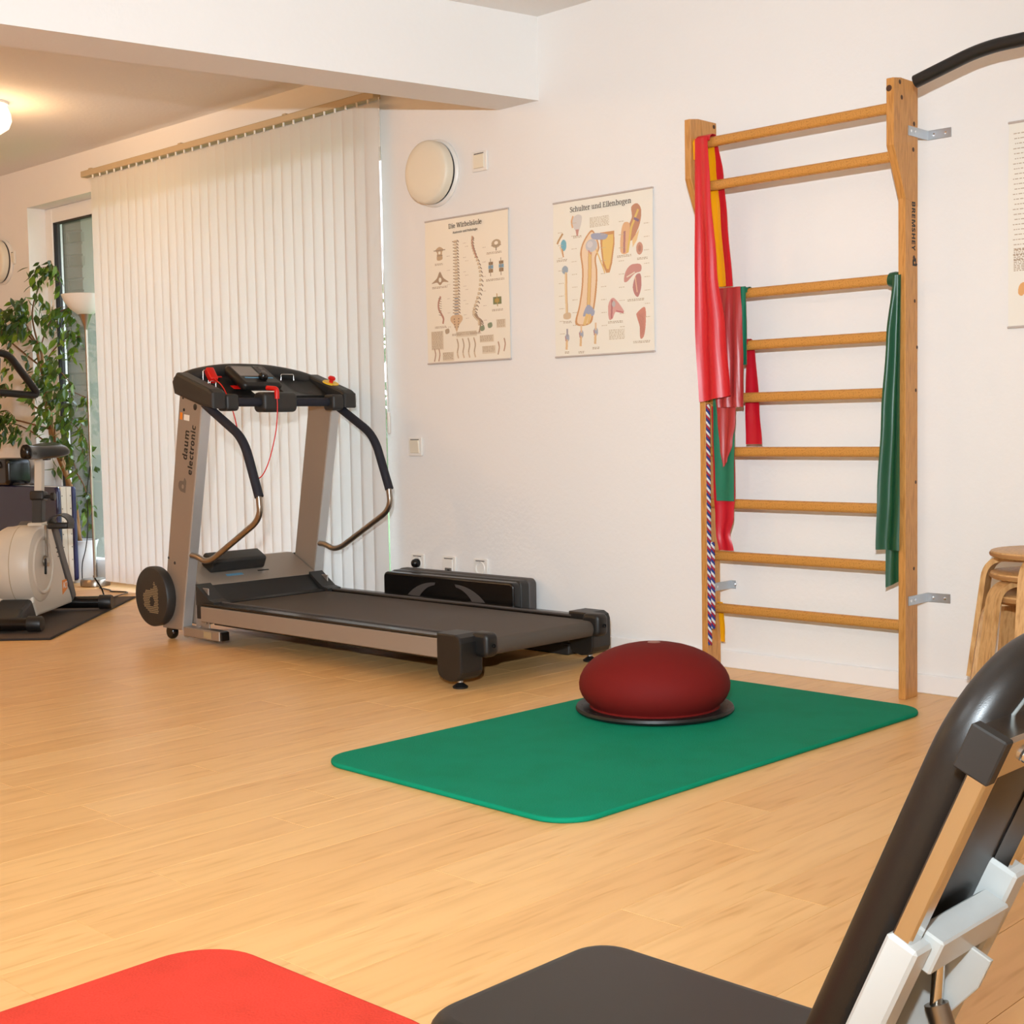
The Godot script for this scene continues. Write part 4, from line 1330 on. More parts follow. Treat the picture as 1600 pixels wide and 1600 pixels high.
func build_folded_couch() -> void:
	var t := thing("folded_couch", "dark blue folded padded couch with pale edge strip standing behind the exercise bike", "folding couch", Vector3(-7.92, 0, -3.985))
	var w := 0.93
	var xc := -7.605 - w / 2
	part("front_half", soft_box(Vector3(w, 0.555, 0.030), 0.030, 0.010), mats["navy_vinyl"], t, Vector3(xc + 8.05, 0.305, 0.048))
	part("rear_half", soft_box(Vector3(w, 0.555, 0.025), 0.020, 0.008), mats["navy_edge"], t, Vector3(xc + 8.05, 0.305, -0.050))
	part("edge_frame", box(Vector3(w - 0.010, 0.560, 0.034), 0.003), mats["bike_white"], t, Vector3(xc + 8.05 - 0.002, 0.302, 0.0165))
	part("edge_frame", box(Vector3(w - 0.010, 0.560, 0.034), 0.003), mats["bike_white"], t, Vector3(xc + 8.05 - 0.002, 0.302, -0.0185))
	for i in 6:
		for z in [0.025, -0.027]:
			part("screw", lathe([V(0.004, 0), V(0, 0.0015)], 8), mats["print_grey"], t, Vector3(xc + 8.05 + w / 2 - 0.007, 0.53 - i * 0.075, z), Vector3(0, 0, -90))
	part("corner_cap", lathe([V(0.012, -0.004), V(0.012, 0.0), V(0.006, 0.006), V(0, 0.007)], 12), mats["chrome"], t, Vector3(xc + 8.05 + w / 2 - 0.03, 0.578, 0.040))
	for x in [-0.35, 0.35]:
		part("foot", box(Vector3(0.05, 0.028, 0.10), 0.004), mats["black_plastic"], t, Vector3(xc + 8.05 + x, 0.014, 0))
	var b := thing("black_case", "black boxy case with rounded corners on top of the folded couch", "case", Vector3(-8.17, 0.583, -3.975))
	part("shell", extrude(rounded_rect(0.33, 0.165, 0.035, 6), 0.16, 0.025, 4, true), mats["black_gloss"], b, Vector3(-0.02, 0.0835, 0))
	part("handle", tube(bend([Vector3(-0.09, 0.150, 0.085), Vector3(-0.09, 0.11, 0.10), Vector3(0.05, 0.11, 0.10), Vector3(0.05, 0.150, 0.085)], 0.02, 4), 0.006, 8), mats["black_plastic"], b)
	var f := thing("black_strap", "flat black strap lying beside the case on the folded couch", "strap", Vector3(-7.92, 0.585, -3.945))
	var rows := []
	for i in 12:
		var u := i / 11.0
		rows.append([Vector3(-0.10 + 0.26 * u, 0.006 + 0.008 * absf(sin(u * 7.0)), 0.02), Vector3(-0.10 + 0.26 * u, 0.006 + 0.008 * absf(sin(u * 7.0 + 0.4)), -0.02)])
	part("webbing", sheet(rows, 0.004), mats["black_plastic"], f)

# ---------------------------------------------------------------- plant, floor lamp
func leaf_mesh(len: float, w: float) -> ArrayMesh:
	var s := begin()
	var mid := []
	var l := []
	var r := []
	var prof := [0.0, 0.62, 1.0, 0.86, 0.45, 0.0]
	for i in 6:
		var f := i / 5.0
		var y := -0.16 * f * f * len
		mid.append(Vector3(0, y - 0.02 * len, f * len))
		l.append(Vector3(-w / 2 * prof[i], y + 0.05 * w * prof[i], f * len))
		r.append(Vector3(w / 2 * prof[i], y + 0.05 * w * prof[i], f * len))
	for i in 5:
		for side in [l, r]:
			var a: Vector3 = mid[i]
			var b: Vector3 = mid[i + 1]
			var c: Vector3 = side[i + 1]
			var d: Vector3 = side[i]
			if side == l:
				quad(s, a, d, c, b, 1)
			else:
				quad(s, a, b, c, d, 2)
	return finish(s)

# where leaves would run into the folded couch or the case on it
func near_couch(p: Vector3) -> bool:
	return (p.y < 0.68 and p.x < -7.55 and p.z > -4.17) or (p.y < 0.86 and p.x < -8.04)

func build_plant() -> void:
	var t := thing("weeping_fig", "tall leafy weeping fig in a white pot beside the window", "plant", Vector3(-7.662, 0, -4.16))
	part("pot", lathe([V(0, 0.0), V(0.082, 0.0), V(0.086, 0.01), V(0.094, 0.20), V(0.106, 0.238), V(0.110, 0.250), V(0.103, 0.252), V(0.096, 0.235), V(0.092, 0.215)], 40), mats["white_ceramic"], t)
	part("soil", lathe([V(0.0915, 0.222), V(0.05, 0.228), V(0, 0.230)], 24), mats["soil"], t)
	var o := Vector3(-7.80, 0, -4.235)
	var trunk := [Vector3(-7.80, 0.22, -4.235), Vector3(-7.835, 0.45, -4.22), Vector3(-7.875, 0.62, -4.21), Vector3(-7.98, 0.85, -4.19), Vector3(-8.02, 1.00, -4.185), Vector3(-8.05, 1.16, -4.18), Vector3(-8.075, 1.30, -4.175), Vector3(-8.09, 1.42, -4.17)]
	for k in 2:
		var p := []
		var c := curve(trunk, 8)
		for i in c.size():
			var a := i * 0.22 + PI * k
			p.append(c[i] + Vector3(cos(a), 0, sin(a)) * 0.011 - o)
		var rad := []
		for i in p.size():
			rad.append(lerpf(0.017, 0.009, float(i) / p.size()))
		part("trunk", tube(p, rad, 8), mats["bark"], t)
	# branches from the stem; leaf sprays hang from them
	var r := RandomNumberGenerator.new()
	r.seed = 2024
	var starts := [
		[Vector3(-8.09, 1.42, -4.17), Vector3(-8.02, 1.62, -4.10), Vector3(-7.92, 1.80, -4.12), Vector3(-7.80, 1.86, -4.16)],
		[Vector3(-8.09, 1.42, -4.17), Vector3(-8.14, 1.55, -4.08), Vector3(-8.24, 1.64, -4.03), Vector3(-8.34, 1.68, -4.02)],
		[Vector3(-8.07, 1.30, -4.17), Vector3(-8.22, 1.46, -4.05), Vector3(-8.40, 1.60, -3.99), Vector3(-8.42, 1.78, -3.97)],
		[Vector3(-8.05, 1.16, -4.18), Vector3(-8.25, 1.36, -4.05), Vector3(-8.50, 1.52, -3.99), Vector3(-8.68, 1.60, -3.98)],
		[Vector3(-8.06, 1.22, -4.18), Vector3(-7.96, 1.42, -4.12), Vector3(-7.82, 1.58, -4.13), Vector3(-7.70, 1.64, -4.18)],
		[Vector3(-8.05, 1.16, -4.18), Vector3(-7.93, 1.30, -4.12), Vector3(-7.78, 1.42, -4.14), Vector3(-7.62, 1.46, -4.19)],
		[Vector3(-8.02, 1.00, -4.18), Vector3(-8.20, 1.14, -4.06), Vector3(-8.42, 1.22, -4.0), Vector3(-8.58, 1.18, -3.98)],
		[Vector3(-8.00, 0.92, -4.18), Vector3(-8.20, 0.98, -4.06), Vector3(-8.38, 1.00, -4.0), Vector3(-8.50, 0.92, -3.98)],
		[Vector3(-8.00, 0.92, -4.18), Vector3(-7.88, 1.08, -4.13), Vector3(-7.72, 1.14, -4.15), Vector3(-7.58, 1.10, -4.19)],
		[Vector3(-7.97, 0.84, -4.19), Vector3(-7.84, 0.94, -4.13), Vector3(-7.70, 0.96, -4.15), Vector3(-7.60, 0.86, -4.19)],
		[Vector3(-7.92, 0.72, -4.20), Vector3(-7.80, 0.80, -4.14), Vector3(-7.70, 0.74, -4.15), Vector3(-7.64, 0.62, -4.16)],
		[Vector3(-7.95, 0.78, -4.19), Vector3(-8.10, 0.90, -4.12), Vector3(-8.25, 0.96, -4.06), Vector3(-8.36, 0.93, -4.04)],
		[Vector3(-8.03, 1.06, -4.18), Vector3(-7.90, 1.22, -4.11), Vector3(-7.76, 1.26, -4.12), Vector3(-7.66, 1.18, -4.14)],
		[Vector3(-7.88, 0.63, -4.21), Vector3(-7.76, 0.66, -4.20), Vector3(-7.66, 0.58, -4.20), Vector3(-7.62, 0.48, -4.20)],
		[Vector3(-8.09, 1.42, -4.17), Vector3(-8.05, 1.58, -4.06), Vector3(-7.98, 1.66, -4.03), Vector3(-7.93, 1.62, -4.02)],
	]
	var meshes := [leaf_mesh(0.062, 0.030), leaf_mesh(0.052, 0.024), leaf_mesh(0.070, 0.031)]
	var lmats := ["leaf_green", "leaf_dark", "leaf_green", "leaf_light", "leaf_dark"]
	var n := 0
	var extra := {}
	for b in starts:
		var path := curve(b, 6)
		var q := []
		for x in path:
			q.append(x - o)
		var rad := []
		for i in q.size():
			rad.append(lerpf(0.0062, 0.0018, float(i) / q.size()))
		part("branch", tube(q, rad, 6), mats["twig"], t)
		for s in 4:
			var i0 := 6 + int(r.randf() * (path.size() - 7))
			var st: Vector3 = path[i0]
			var out := Vector3(r.randf_range(-1, 1), r.randf_range(-0.2, 0.5), r.randf_range(-0.15, 0.5)).normalized()
			var twig := [st, st + out * 0.06, st + out * 0.11 + Vector3(0, -0.03, 0), st + out * 0.14 + Vector3(0, -0.09, 0)]
			if s == 0:
				twig = [path[-3], path[-1], path[-1] + Vector3(r.randf_range(-0.05, 0.05), -0.05, 0.01), path[-1] + Vector3(r.randf_range(-0.08, 0.08), -0.13, 0.02)]
			var tw := curve(twig, 4)
			var tl := []
			for x in tw:
				x.z = maxf(x.z, -4.30)
				if x.x < -8.13:
					x.z = maxf(x.z, -4.10)
				tl.append(x - o)
			var low := false
			for x in tl:
				low = low or near_couch(x + o)
			if low:
				continue
			part("twig", tube(tl, 0.0014, 4), mats["twig"], t)
			for i in range(1, tl.size()):
				for k in (1 if i % 2 else 1):
					var dirv := Vector3(r.randf_range(-1, 1), r.randf_range(-1.5, -0.15), r.randf_range(-0.3, 0.9)).normalized()
					var zax := dirv
					var xax := Vector3(r.randf_range(-1, 1), r.randf_range(-0.3, 0.3), r.randf_range(-1, 1)).normalized()
					xax = (xax - zax * xax.dot(zax)).normalized()
					var yax := zax.cross(xax)
					var pos: Vector3 = tl[i]
					var sc := r.randf_range(0.75, 1.25)
					var bs := Basis(xax, yax, zax).scaled(Vector3.ONE * sc)
					var mi := r.randi() % 3
					var ma: String = lmats[r.randi() % 5]
					if (pos.z + o.z) < -4.05 and (pos.x + o.x) < -8.12:
						pos.z = -4.05 - o.z
					if near_couch(pos + o):
						continue
					if n < 298:
						var lf := part("leaf", meshes[mi], mats[ma], t)
						lf.transform = Transform3D(bs, pos)
						n += 1
					else:
						if not extra.has(ma):
							extra[ma] = begin()
						extra[ma].append_from(meshes[mi], 0, Transform3D(bs, pos))
						n += 1
	# the leaves past three hundred, and the thick of the crown
	for k in 760:
		var b: Array = starts[r.randi() % starts.size()]
		var pth := curve(b, 6)
		var c: Vector3 = pth[5 + r.randi() % (pth.size() - 5)] + Vector3(r.randf_range(-0.10, 0.10), r.randf_range(-0.16, 0.06), r.randf_range(-0.03, 0.12))
		if c.x < -8.12:
			c.z = maxf(c.z, -4.05)
		if near_couch(c):
			continue
		var zax := Vector3(r.randf_range(-1, 1), r.randf_range(-1.5, -0.1), r.randf_range(-0.3, 0.9)).normalized()
		var xax := Vector3(r.randf_range(-1, 1), r.randf_range(-0.3, 0.3), r.randf_range(-1, 1)).normalized()
		xax = (xax - zax * xax.dot(zax)).normalized()
		var bs := Basis(xax, zax.cross(xax), zax).scaled(Vector3.ONE * r.randf_range(0.75, 1.25))
		var ma: String = lmats[r.randi() % 5]
		if not extra.has(ma):
			extra[ma] = begin()
		extra[ma].append_from(meshes[r.randi() % 3], 0, Transform3D(bs, c - o))
	for ma in extra:
		var lm := part("leaves", extra[ma].commit(), mats[ma], t)
		lm.set_meta("kind", "stuff")

func build_floor_lamp() -> void:
	var t := thing("floor_lamp", "slim steel floor lamp with a white glass bowl at the edge of the blind", "lamp", Vector3(-7.37, 0.0, -4.09))
	part("base", lathe([V(0, 0.0), V(0.080, 0.0), V(0.085, 0.004), V(0.085, 0.034), V(0.080, 0.042), V(0.012, 0.050), V(0.012, 0.06)], 40), mats["satin_steel"], t)
	part("pole", tube([Vector3(0, 0.045, 0), Vector3(0, 1.53, 0)], 0.0085, 14), mats["satin_steel"], t)
	part("cup", lathe([V(0.010, 1.49), V(0.014, 1.515), V(0.040, 1.585), V(0.036, 1.588), V(0.0, 1.54)], 28), mats["satin_steel"], t)
	part("shade", lathe([V(0.0, 1.575), V(0.045, 1.580), V(0.085, 1.610), V(0.118, 1.655), V(0.132, 1.692), V(0.129, 1.692), V(0.114, 1.658), V(0.082, 1.616), V(0.043, 1.587), V(0, 1.582)], 44), mats["frosted_bowl"], t)
	part("bulb", lathe([V(0, 1.583), V(0.014, 1.583), V(0.016, 1.60), V(0.028, 1.625), V(0.024, 1.655), V(0, 1.664)], 18), mats["cream_plastic"], t)
	part("cord", tube(curve([Vector3(0.01, 0.70, 0.012), Vector3(-0.03, 0.55, 0.015), Vector3(-0.025, 0.35, 0.02), Vector3(-0.06, 0.22, 0.02), Vector3(-0.11, 0.12, 0.02), Vector3(-0.115, 0.006, 0.02)], 6), 0.0028, 6), mats["print_black"], t)

# ---------------------------------------------------------------- steps, stools
func build_steps() -> void:
	var lo := thing("step_platform", "flat black step platform lying on the floor behind the treadmill", "step", Vector3(-4.05, 0, -4.045), "step platforms behind the treadmill")
	part("base_tier", soft_box(Vector3(1.00, 0.044, 0.155), 0.012, 0.006), mats["charcoal_plastic"], lo, Vector3(0, 0.022, 0))
	part("top_tier", soft_box(Vector3(0.99, 0.042, 0.150), 0.012, 0.006), mats["charcoal_plastic"], lo, Vector3(0, 0.066, 0))
	var t := thing("step_platform", "thick black step platform with grey arcs standing on edge under the sockets", "step", Vector3(-4.255, 0.088, -4.055), "step platforms behind the treadmill")
	part("deck", soft_box(Vector3(0.80, 0.172, 0.050), 0.024, 0.010), mats["black_gloss"], t, Vector3(0.0, 0.087, 0.052))
	part("middle_tier", soft_box(Vector3(0.805, 0.176, 0.050), 0.024, 0.008), mats["charcoal_plastic"], t, Vector3(0.0, 0.089, 0.008))
	part("rear_tier", soft_box(Vector3(0.81, 0.180, 0.045), 0.024, 0.008), mats["dark_grey"], t, Vector3(0.0, 0.091, -0.036))
	for sg in [-1.0, 1.0]:
		var arc := PackedVector2Array()
		for k in 9:
			var a := deg_to_rad(90.0 - 8.0 * k)
			arc.append(V(sg * (0.060 + 0.25 * cos(a) * 0.9), -0.02 + 0.165 * sin(a)))
		for k in 9:
			var a := deg_to_rad(26.0 + 7.0 * k)
			arc.append(V(sg * (0.045 + 0.17 * cos(a) * 0.9), -0.02 + 0.155 * sin(a)))
		part("arc_print", extrude(arc, 0.0012), mats["dark_grey"], t, Vector3(0, 0, 0.0775))

func build_stools() -> void:
	var labels := ["lowest pale birch stool of the stack against the right wall", "middle pale birch stool of the stack against the right wall", "topmost pale birch stool of the stack against the right wall"]
	var turns := [28.0, 58.0, 5.0]
	for i in 3:
		var y := 0.378 + 0.062 * i
		var t := thing("stool", labels[i], "stool", Vector3(-1.650, 0.062 * i, -3.925), "stacked birch stools", deg_to_rad(turns[i]))
		part("seat", lathe([V(0, 0.366), V(0.156, 0.366), V(0.162, 0.370), V(0.163, 0.378), V(0.160, 0.384), V(0.155, 0.386), V(0, 0.386)], 56), mats["birch_ply"], t)
		part("seat_edge", lathe([V(0.1632, 0.371), V(0.1642, 0.374), V(0.1642, 0.377), V(0.1632, 0.380)], 56), mats["ply_edge"], t)
		for k in 4:
			var a := PI / 2 * k
			var d := Vector3(cos(a), 0, sin(a))
			var sd := Vector3(-sin(a), 0, cos(a))
			var prof := bend([d * 0.03 + Vector3(0, 0.357, 0), d * 0.175 + Vector3(0, 0.357, 0), d * 0.225 + Vector3(0, 0.0 , 0)], 0.06, 8)
			var rows_t := []
			for p in prof:
				rows_t.append([p - sd * 0.026, p + sd * 0.026])
			var lg := part("leg", sheet(rows_t, 0.016), mats["birch_ply"], t)

# ---------------------------------------------------------------- wall fittings
func wall_plate(called: String, label: String, cat: String, at: Vector3, w := 0.088, grp := "") -> Node3D:
	var t := thing(called, label, cat, at, grp)
	part("frame", soft_box(Vector3(w, 0.082, 0.010), 0.006, 0.003), mats["white_plastic"], t, Vector3(0, 0, 0.005))
	return t

func build_wall_fittings() -> void:
	for q in [[-4.425, 1.985, "large round white bulkhead lamp on the wall above the spine poster"], [-8.46, 1.985, "round white bulkhead lamp on the wall left of the window"]]:
		var t := thing("bulkhead_lamp", q[2], "lamp", Vector3(q[0], q[1], WALL_Z), "bulkhead lamps")
		part("back_ring", lathe([V(0, 0), V(0.142, 0), V(0.144, 0.008), V(0.138, 0.016), V(0.132, 0.018)], 56), mats["white_plastic"], t, Vector3.ZERO, Vector3(90, 0, 0))
		part("gap", lathe([V(0.126, 0.014), V(0.128, 0.030)], 56), mats["dark_grey"], t, Vector3.ZERO, Vector3(90, 0, 0))
		part("cover", lathe([V(0.125, 0.026), V(0.133, 0.028), V(0.134, 0.056), V(0.131, 0.066), V(0.123, 0.071), V(0.09, 0.073), V(0, 0.074)], 56), mats["cream_plastic"], t, Vector3.ZERO, Vector3(90, 0, 0))
	for q in [[-4.155, 1.998, "square white wall plate right of the bulkhead lamp"], [-8.335, 1.998, "square white wall plate beside the bulkhead lamp left of the window"]]:
		var t := wall_plate("wall_switch", q[2], "switch", Vector3(q[0], q[1], WALL_Z), 0.088, "light switches")
		part("cover", box(Vector3(0.062, 0.058, 0.006), 0.002), mats["cream_plastic"], t, Vector3(0, 0, 0.012))
		part("shadow_gap", box(Vector3(0.055, 0.005, 0.003)), mats["mid_grey"], t, Vector3(0, 0.031, 0.0112))
	var sw := wall_plate("wall_switch", "white light switch on the wall between blind and spine poster", "switch", Vector3(-4.595, 0.807, WALL_Z), 0.088, "light switches")
	part("rocker", box(Vector3(0.060, 0.058, 0.007), 0.002), mats["cream_plastic"], sw, Vector3(0, 0.001, 0.012), Vector3(5, 0, 0))
	part("shadow_gap", box(Vector3(0.055, 0.004, 0.003)), mats["mid_grey"], sw, Vector3(0, 0.032, 0.0112))
	var labels := ["white wall socket with a black plug above the standing step", "white phone socket between the two power sockets", "white wall socket without plug above the standing step"]
	for i in 3:
		var x: float = [-4.595, -4.392, -4.195][i]
		var t := wall_plate("wall_socket", labels[i], "socket", Vector3(x, 0.288, WALL_Z), 0.084, "wall sockets")
		part("shadow_gap", box(Vector3(0.052, 0.004, 0.003)), mats["mid_grey"], t, Vector3(0, 0.031, 0.0112))
		if i == 1:
			part("insert", box(Vector3(0.054, 0.056, 0.005), 0.002), mats["white_plastic"], t, Vector3(0, 0, 0.011))
			part("port", box(Vector3(0.042, 0.016, 0.008), 0.002), mats["mid_grey"], t, Vector3(0, -0.018, 0.012))
			part("port_opening", box(Vector3(0.014, 0.008, 0.010)), mats["print_black"], t, Vector3(0.004, -0.020, 0.0125))
		else:
			part("well", lathe([V(0.019, 0.004), V(0.022, 0.004), V(0.023, 0.012), V(0.027, 0.014), V(0.030, 0.011)], 28), mats["white_plastic"], t, Vector3(0, 0, 0), Vector3(90, 0, 0))
			part("socket_face", lathe([V(0, 0.006), V(0.0195, 0.006)], 24), mats["cream_plastic"], t, Vector3(0, 0, 0), Vector3(90, 0, 0))
			if i == 2:
				for sx in [-0.0095, 0.0095]:
					part("pin_hole", lathe([V(0, 0.0066), V(0.0032, 0.0066), V(0.0034, 0.006)], 10), mats["print_black"], t, Vector3(sx, 0, 0), Vector3(90, 0, 0))
			else:
				part("plug", lathe([V(0, 0.006), V(0.019, 0.006), V(0.020, 0.02), V(0.017, 0.034), V(0.008, 0.042), V(0, 0.043)], 24), mats["black_gloss"], t, Vector3.ZERO, Vector3(90, 0, 0))

# ---------------------------------------------------------------- posters
var ground := Color(1, 1, 1)

func blob(img: Image, pts: Array, ink_color: Color) -> void:
	var c := ink_color.lerp(ground, 0.30)
	var y0 := 1e9
	var y1 := -1e9
	for p in pts:
		y0 = minf(y0, p.y)
		y1 = maxf(y1, p.y)
	for y in range(maxi(0, int(y0)), mini(img.get_height() - 1, int(y1)) + 1):
		var xs := []
		for i in pts.size():
			var a: Vector2 = pts[i]
			var b: Vector2 = pts[(i + 1) % pts.size()]
			if (a.y <= y + 0.5) != (b.y <= y + 0.5):
				xs.append(a.x + (y + 0.5 - a.y) / (b.y - a.y) * (b.x - a.x))
		xs.sort()
		for i in range(0, xs.size() - 1, 2):
			var x0 := int(xs[i])
			var n := int(xs[i + 1]) - x0
			if n > 0:
				img.fill_rect(Rect2i(x0, y, n, 1), c)

func oval(img: Image, c: Vector2, r: Vector2, col: Color, turn := 0.0) -> void:
	var pts := []
	for k in 20:
		var a := TAU * k / 20.0
		pts.append(c + Vector2(cos(a) * r.x, sin(a) * r.y).rotated(turn))
	blob(img, pts, col)

func smooth(pts: Array, n := 5, closed := true) -> Array:
	var out := []
	var m := pts.size()
	for i in (m if closed else m - 1):
		var a: Vector2 = pts[(i + m - 1) % m] if closed else pts[maxi(i - 1, 0)]
		var b: Vector2 = pts[i]
		var c: Vector2 = pts[(i + 1) % m]
		var d: Vector2 = pts[(i + 2) % m] if closed else pts[mini(i + 2, m - 1)]
		for k in n:
			out.append(b.cubic_interpolate(c, a, d, float(k) / n))
	if not closed:
		out.append(pts[-1])
	return out

func stroke(img: Image, pts: Array, w: float, col: Color) -> void:
	for i in pts.size() - 1:
		var a: Vector2 = pts[i]
		var b: Vector2 = pts[i + 1]
		var nrm := (b - a).orthogonal().normalized() * w * 0.5
		var ex := (b - a).normalized() * w * 0.25
		blob(img, [a + nrm - ex, b + nrm + ex, b - nrm + ex, a - nrm - ex], col)

# illegible small print: rows of short dashes
func small_print(img: Image, at: Vector2, w: float, rows: int, col: Color, r: RandomNumberGenerator) -> void:
	for i in rows:
		var x := at.x
		while x < at.x + w:
			var l := r.randf_range(3, 10)
			img.fill_rect(Rect2i(int(x), int(at.y + i * 4), int(minf(l, at.x + w - x)), 2), col)
			x += l + 2.0

func labels_round(img: Image, c: Vector2, rx: float, ry: float, n: int, col: Color, r: RandomNumberGenerator) -> void:
	for i in n:
		var sg := -1.0 if i % 2 else 1.0
		var y := c.y + r.randf_range(-ry, ry)
		var x := c.x + sg * rx
		img.fill_rect(Rect2i(int(x if sg > 0 else x - 14), int(y), 14, 1), col)

func poster(called: String, label: String, at: Vector3, w: float, h: float, img: Image, title: Array) -> void:
	var t := thing(called, label, "poster", at, "anatomy posters")
	img.generate_mipmaps()
	var m := mat(called + "_print", Color(1, 1, 1), 0.38, 0.0, 0.5)
	m.albedo_texture = ImageTexture.create_from_image(img)
	# paper: a slightly bowed sheet in the x, y plane
	var s := begin()
	var nx := 8
	var ny := 12
	var p := func(i: int, j: int) -> Vector3: return Vector3((float(i) / nx - 0.5) * w, (float(j) / ny) * -h, 0.006 + 0.0035 * sin(PI * j / ny) + 0.0015 * sin(2.2 * PI * i / nx + j * 0.5))
	for i in nx:
		for j in ny:
			for q in [[i, j], [i + 1, j], [i + 1, j + 1], [i, j], [i + 1, j + 1], [i, j + 1]]:
				s.set_smooth_group(1)
				s.set_uv(Vector2(float(q[0]) / nx, float(q[1]) / ny))
				s.add_vertex(p.call(q[0], q[1]))
	s.generate_normals()
	part("sheet", s.commit(), m, t)
	part("hanging_rail", box(Vector3(w + 0.004, 0.007, 0.010), 0.002), mats["rail_grey"], t, Vector3(0, 0, 0.006))
	part("hanging_rail", box(Vector3(w + 0.004, 0.007, 0.010), 0.002), mats["rail_grey"], t, Vector3(0, -h, 0.006))
	for q in title:
		var l := part("lettering", lettering(q[0], q[1], "Droid Serif", 0.0006), mats["print_brown"], t, Vector3(q[2], q[3], 0.0105))
		l.set_meta("label", "dark serif title at the head of the poster")

func build_posters() -> void:
	mat("rail_grey", Color(0.76, 0.71, 0.68), 0.4)
	mat("print_brown", Color(0.16, 0.10, 0.07), 0.6)
	var r := RandomNumberGenerator.new()
	r.seed = 77
	var paper := Color(0.945, 0.905, 0.835)
	var ink := Color(0.45, 0.37, 0.30)
	var faint := Color(0.80, 0.74, 0.66)
	# --- the spine
	var W := 400
	var H := 488
	var a := Image.create(W, H, false, Image.FORMAT_RGB8)
	a.fill(paper)
	ground = paper
	# front view of the spine
	for i in 25:
		var f := i / 24.0
		var y := 78.0 + 250.0 * f
		var w := lerpf(6, 12, f) + (3.0 if i == 0 else 0.0)
		var x := 150.0 + 2.0 * sin(f * 3.0)
		var bone := Color(0.80, 0.70, 0.56) if i % 2 else Color(0.76, 0.64, 0.50)
		stroke(a, [V(x - w - 6, y + 3), V(x + w + 6, y + 3)], 3.0, Color(0.50, 0.38, 0.28))
		oval(a, V(x, y + 3), V(w, 4.2), bone)
		stroke(a, [V(x - w, y + 6), V(x + w, y + 6)], 1.6, Color(0.38, 0.28, 0.20))
		if i > 17:
			stroke(a, [V(x - w + 2, y + 8), V(x + w - 2, y + 8)], 2.4, Color(0.42, 0.50, 0.62))
		stroke(a, [V(x + w - 1, y - 1), V(x + w + 7, y + 7)], 2.6, Color(0.34, 0.24, 0.18))
	blob(a, smooth([V(128, 330), V(172, 330), V(180, 346), V(164, 362), V(152, 384), V(148, 384), V(136, 362), V(120, 346)]), Color(0.78, 0.62, 0.46))
	for i in 4:
		for sx in [-1.0, 1.0]:
			oval(a, V(150 + sx * (11 - i), 342 + i * 9), V(3, 2.4), Color(0.40, 0.25, 0.18))
	# side view of the spine
	var side := smooth([V(232, 74), V(232, 100), V(243, 128), V(262, 165), V(272, 205), V(268, 250), V(252, 290), V(238, 322), V(246, 340), V(262, 352), V(264, 372), V(258, 392)], 6, false)
	for i in range(0, side.size() - 8, 2):
		var p: Vector2 = side[i]
		var f := float(i) / side.size()
		var w := lerpf(6, 13, f)
		oval(a, p - V(w * 0.3, 0), V(w * 0.72, 4.6), Color(0.80, 0.70, 0.55))
		stroke(a, [p + V(-w * 0.9, 4.5), p + V(w * 0.4, 4.5)], 1.6, Color(0.40, 0.30, 0.22))
		stroke(a, [p + V(w * 0.4, 0), p + V(w * 1.2, 7)], 3.6, Color(0.38, 0.29, 0.22))
	stroke(a, side.slice(side.size() - 22), 7.0, Color(0.56, 0.42, 0.31))
	stroke(a, side.slice(0, 16), 5.0, Color(0.62, 0.36, 0.30))
	# small figures left
	blob(a, smooth([V(52, 102), V(72, 92), V(92, 102), V(84, 112), V(86, 134), V(60, 136), V(60, 112)]), Color(0.66, 0.52, 0.38))
	stroke(a, [V(44, 104), V(100, 104)], 3, ink)
	stroke(a, [V(60, 122), V(86, 122)], 3, ink)
	oval(a, V(72, 112), V(6, 5), paper)
	blob(a, smooth([V(30, 214), V(56, 198), V(72, 176), V(88, 198), V(114, 214), V(88, 212), V(72, 222), V(56, 212)]), Color(0.55, 0.42, 0.32))
	oval(a, V(72, 204), V(7, 8), Color(0.92, 0.89, 0.82))
	stroke(a, [V(72, 180), V(72, 194)], 3, ink)
	stroke(a, smooth([V(72, 262), V(62, 280), V(62, 302), V(74, 320), V(84, 336), V(82, 352)], 5, false), 8, Color(0.64, 0.38, 0.32))
	for i in 8:
		stroke(a, [V(62, 266 + i * 8), V(76, 270 + i * 8)], 2, ink)
	# small figures right
	oval(a, V(345, 108), V(22, 14), Color(0.60, 0.50, 0.38))
	oval(a, V(345, 106), V(9, 6), paper)
	stroke(a, [V(345, 118), V(345, 130)], 5, ink)
	stroke(a, [V(322, 114), V(368, 114)], 2, ink)
	for x in [318, 366]:
		a.fill_rect(Rect2i(x - 9, 166, 20, 10), Color(0.56, 0.46, 0.36))
		a.fill_rect(Rect2i(x - 10, 177, 22, 11), Color(0.45, 0.60, 0.70))
		a.fill_rect(Rect2i(x - 9, 189, 20, 12), Color(0.56, 0.46, 0.36))
		stroke(a, [V(x, 156), V(x, 212)], 2.4, ink)
	a.fill_rect(Rect2i(326, 282, 38, 24), Color(0.48, 0.50, 0.36))
	a.fill_rect(Rect2i(334, 288, 20, 12), Color(0.70, 0.58, 0.30))
	stroke(a, [V(344, 272), V(346, 312)], 4, Color(0.62, 0.46, 0.20))
	# panels at the foot
	for q in [[20, 378, 62, 64], [146, 386, 100, 18], [258, 404, 66, 24], [268, 440, 62, 26], [76, 452, 56, 30], [338, 356, 42, 28]]:
		a.fill_rect(Rect2i(q[0], q[1], q[2], q[3]), Color(0.87, 0.81, 0.72))
		small_print(a, V(q[0] + 2, q[1] + 2), q[2] - 6, int(q[3] / 4.0) - 1, Color(0.68, 0.59, 0.49), r)
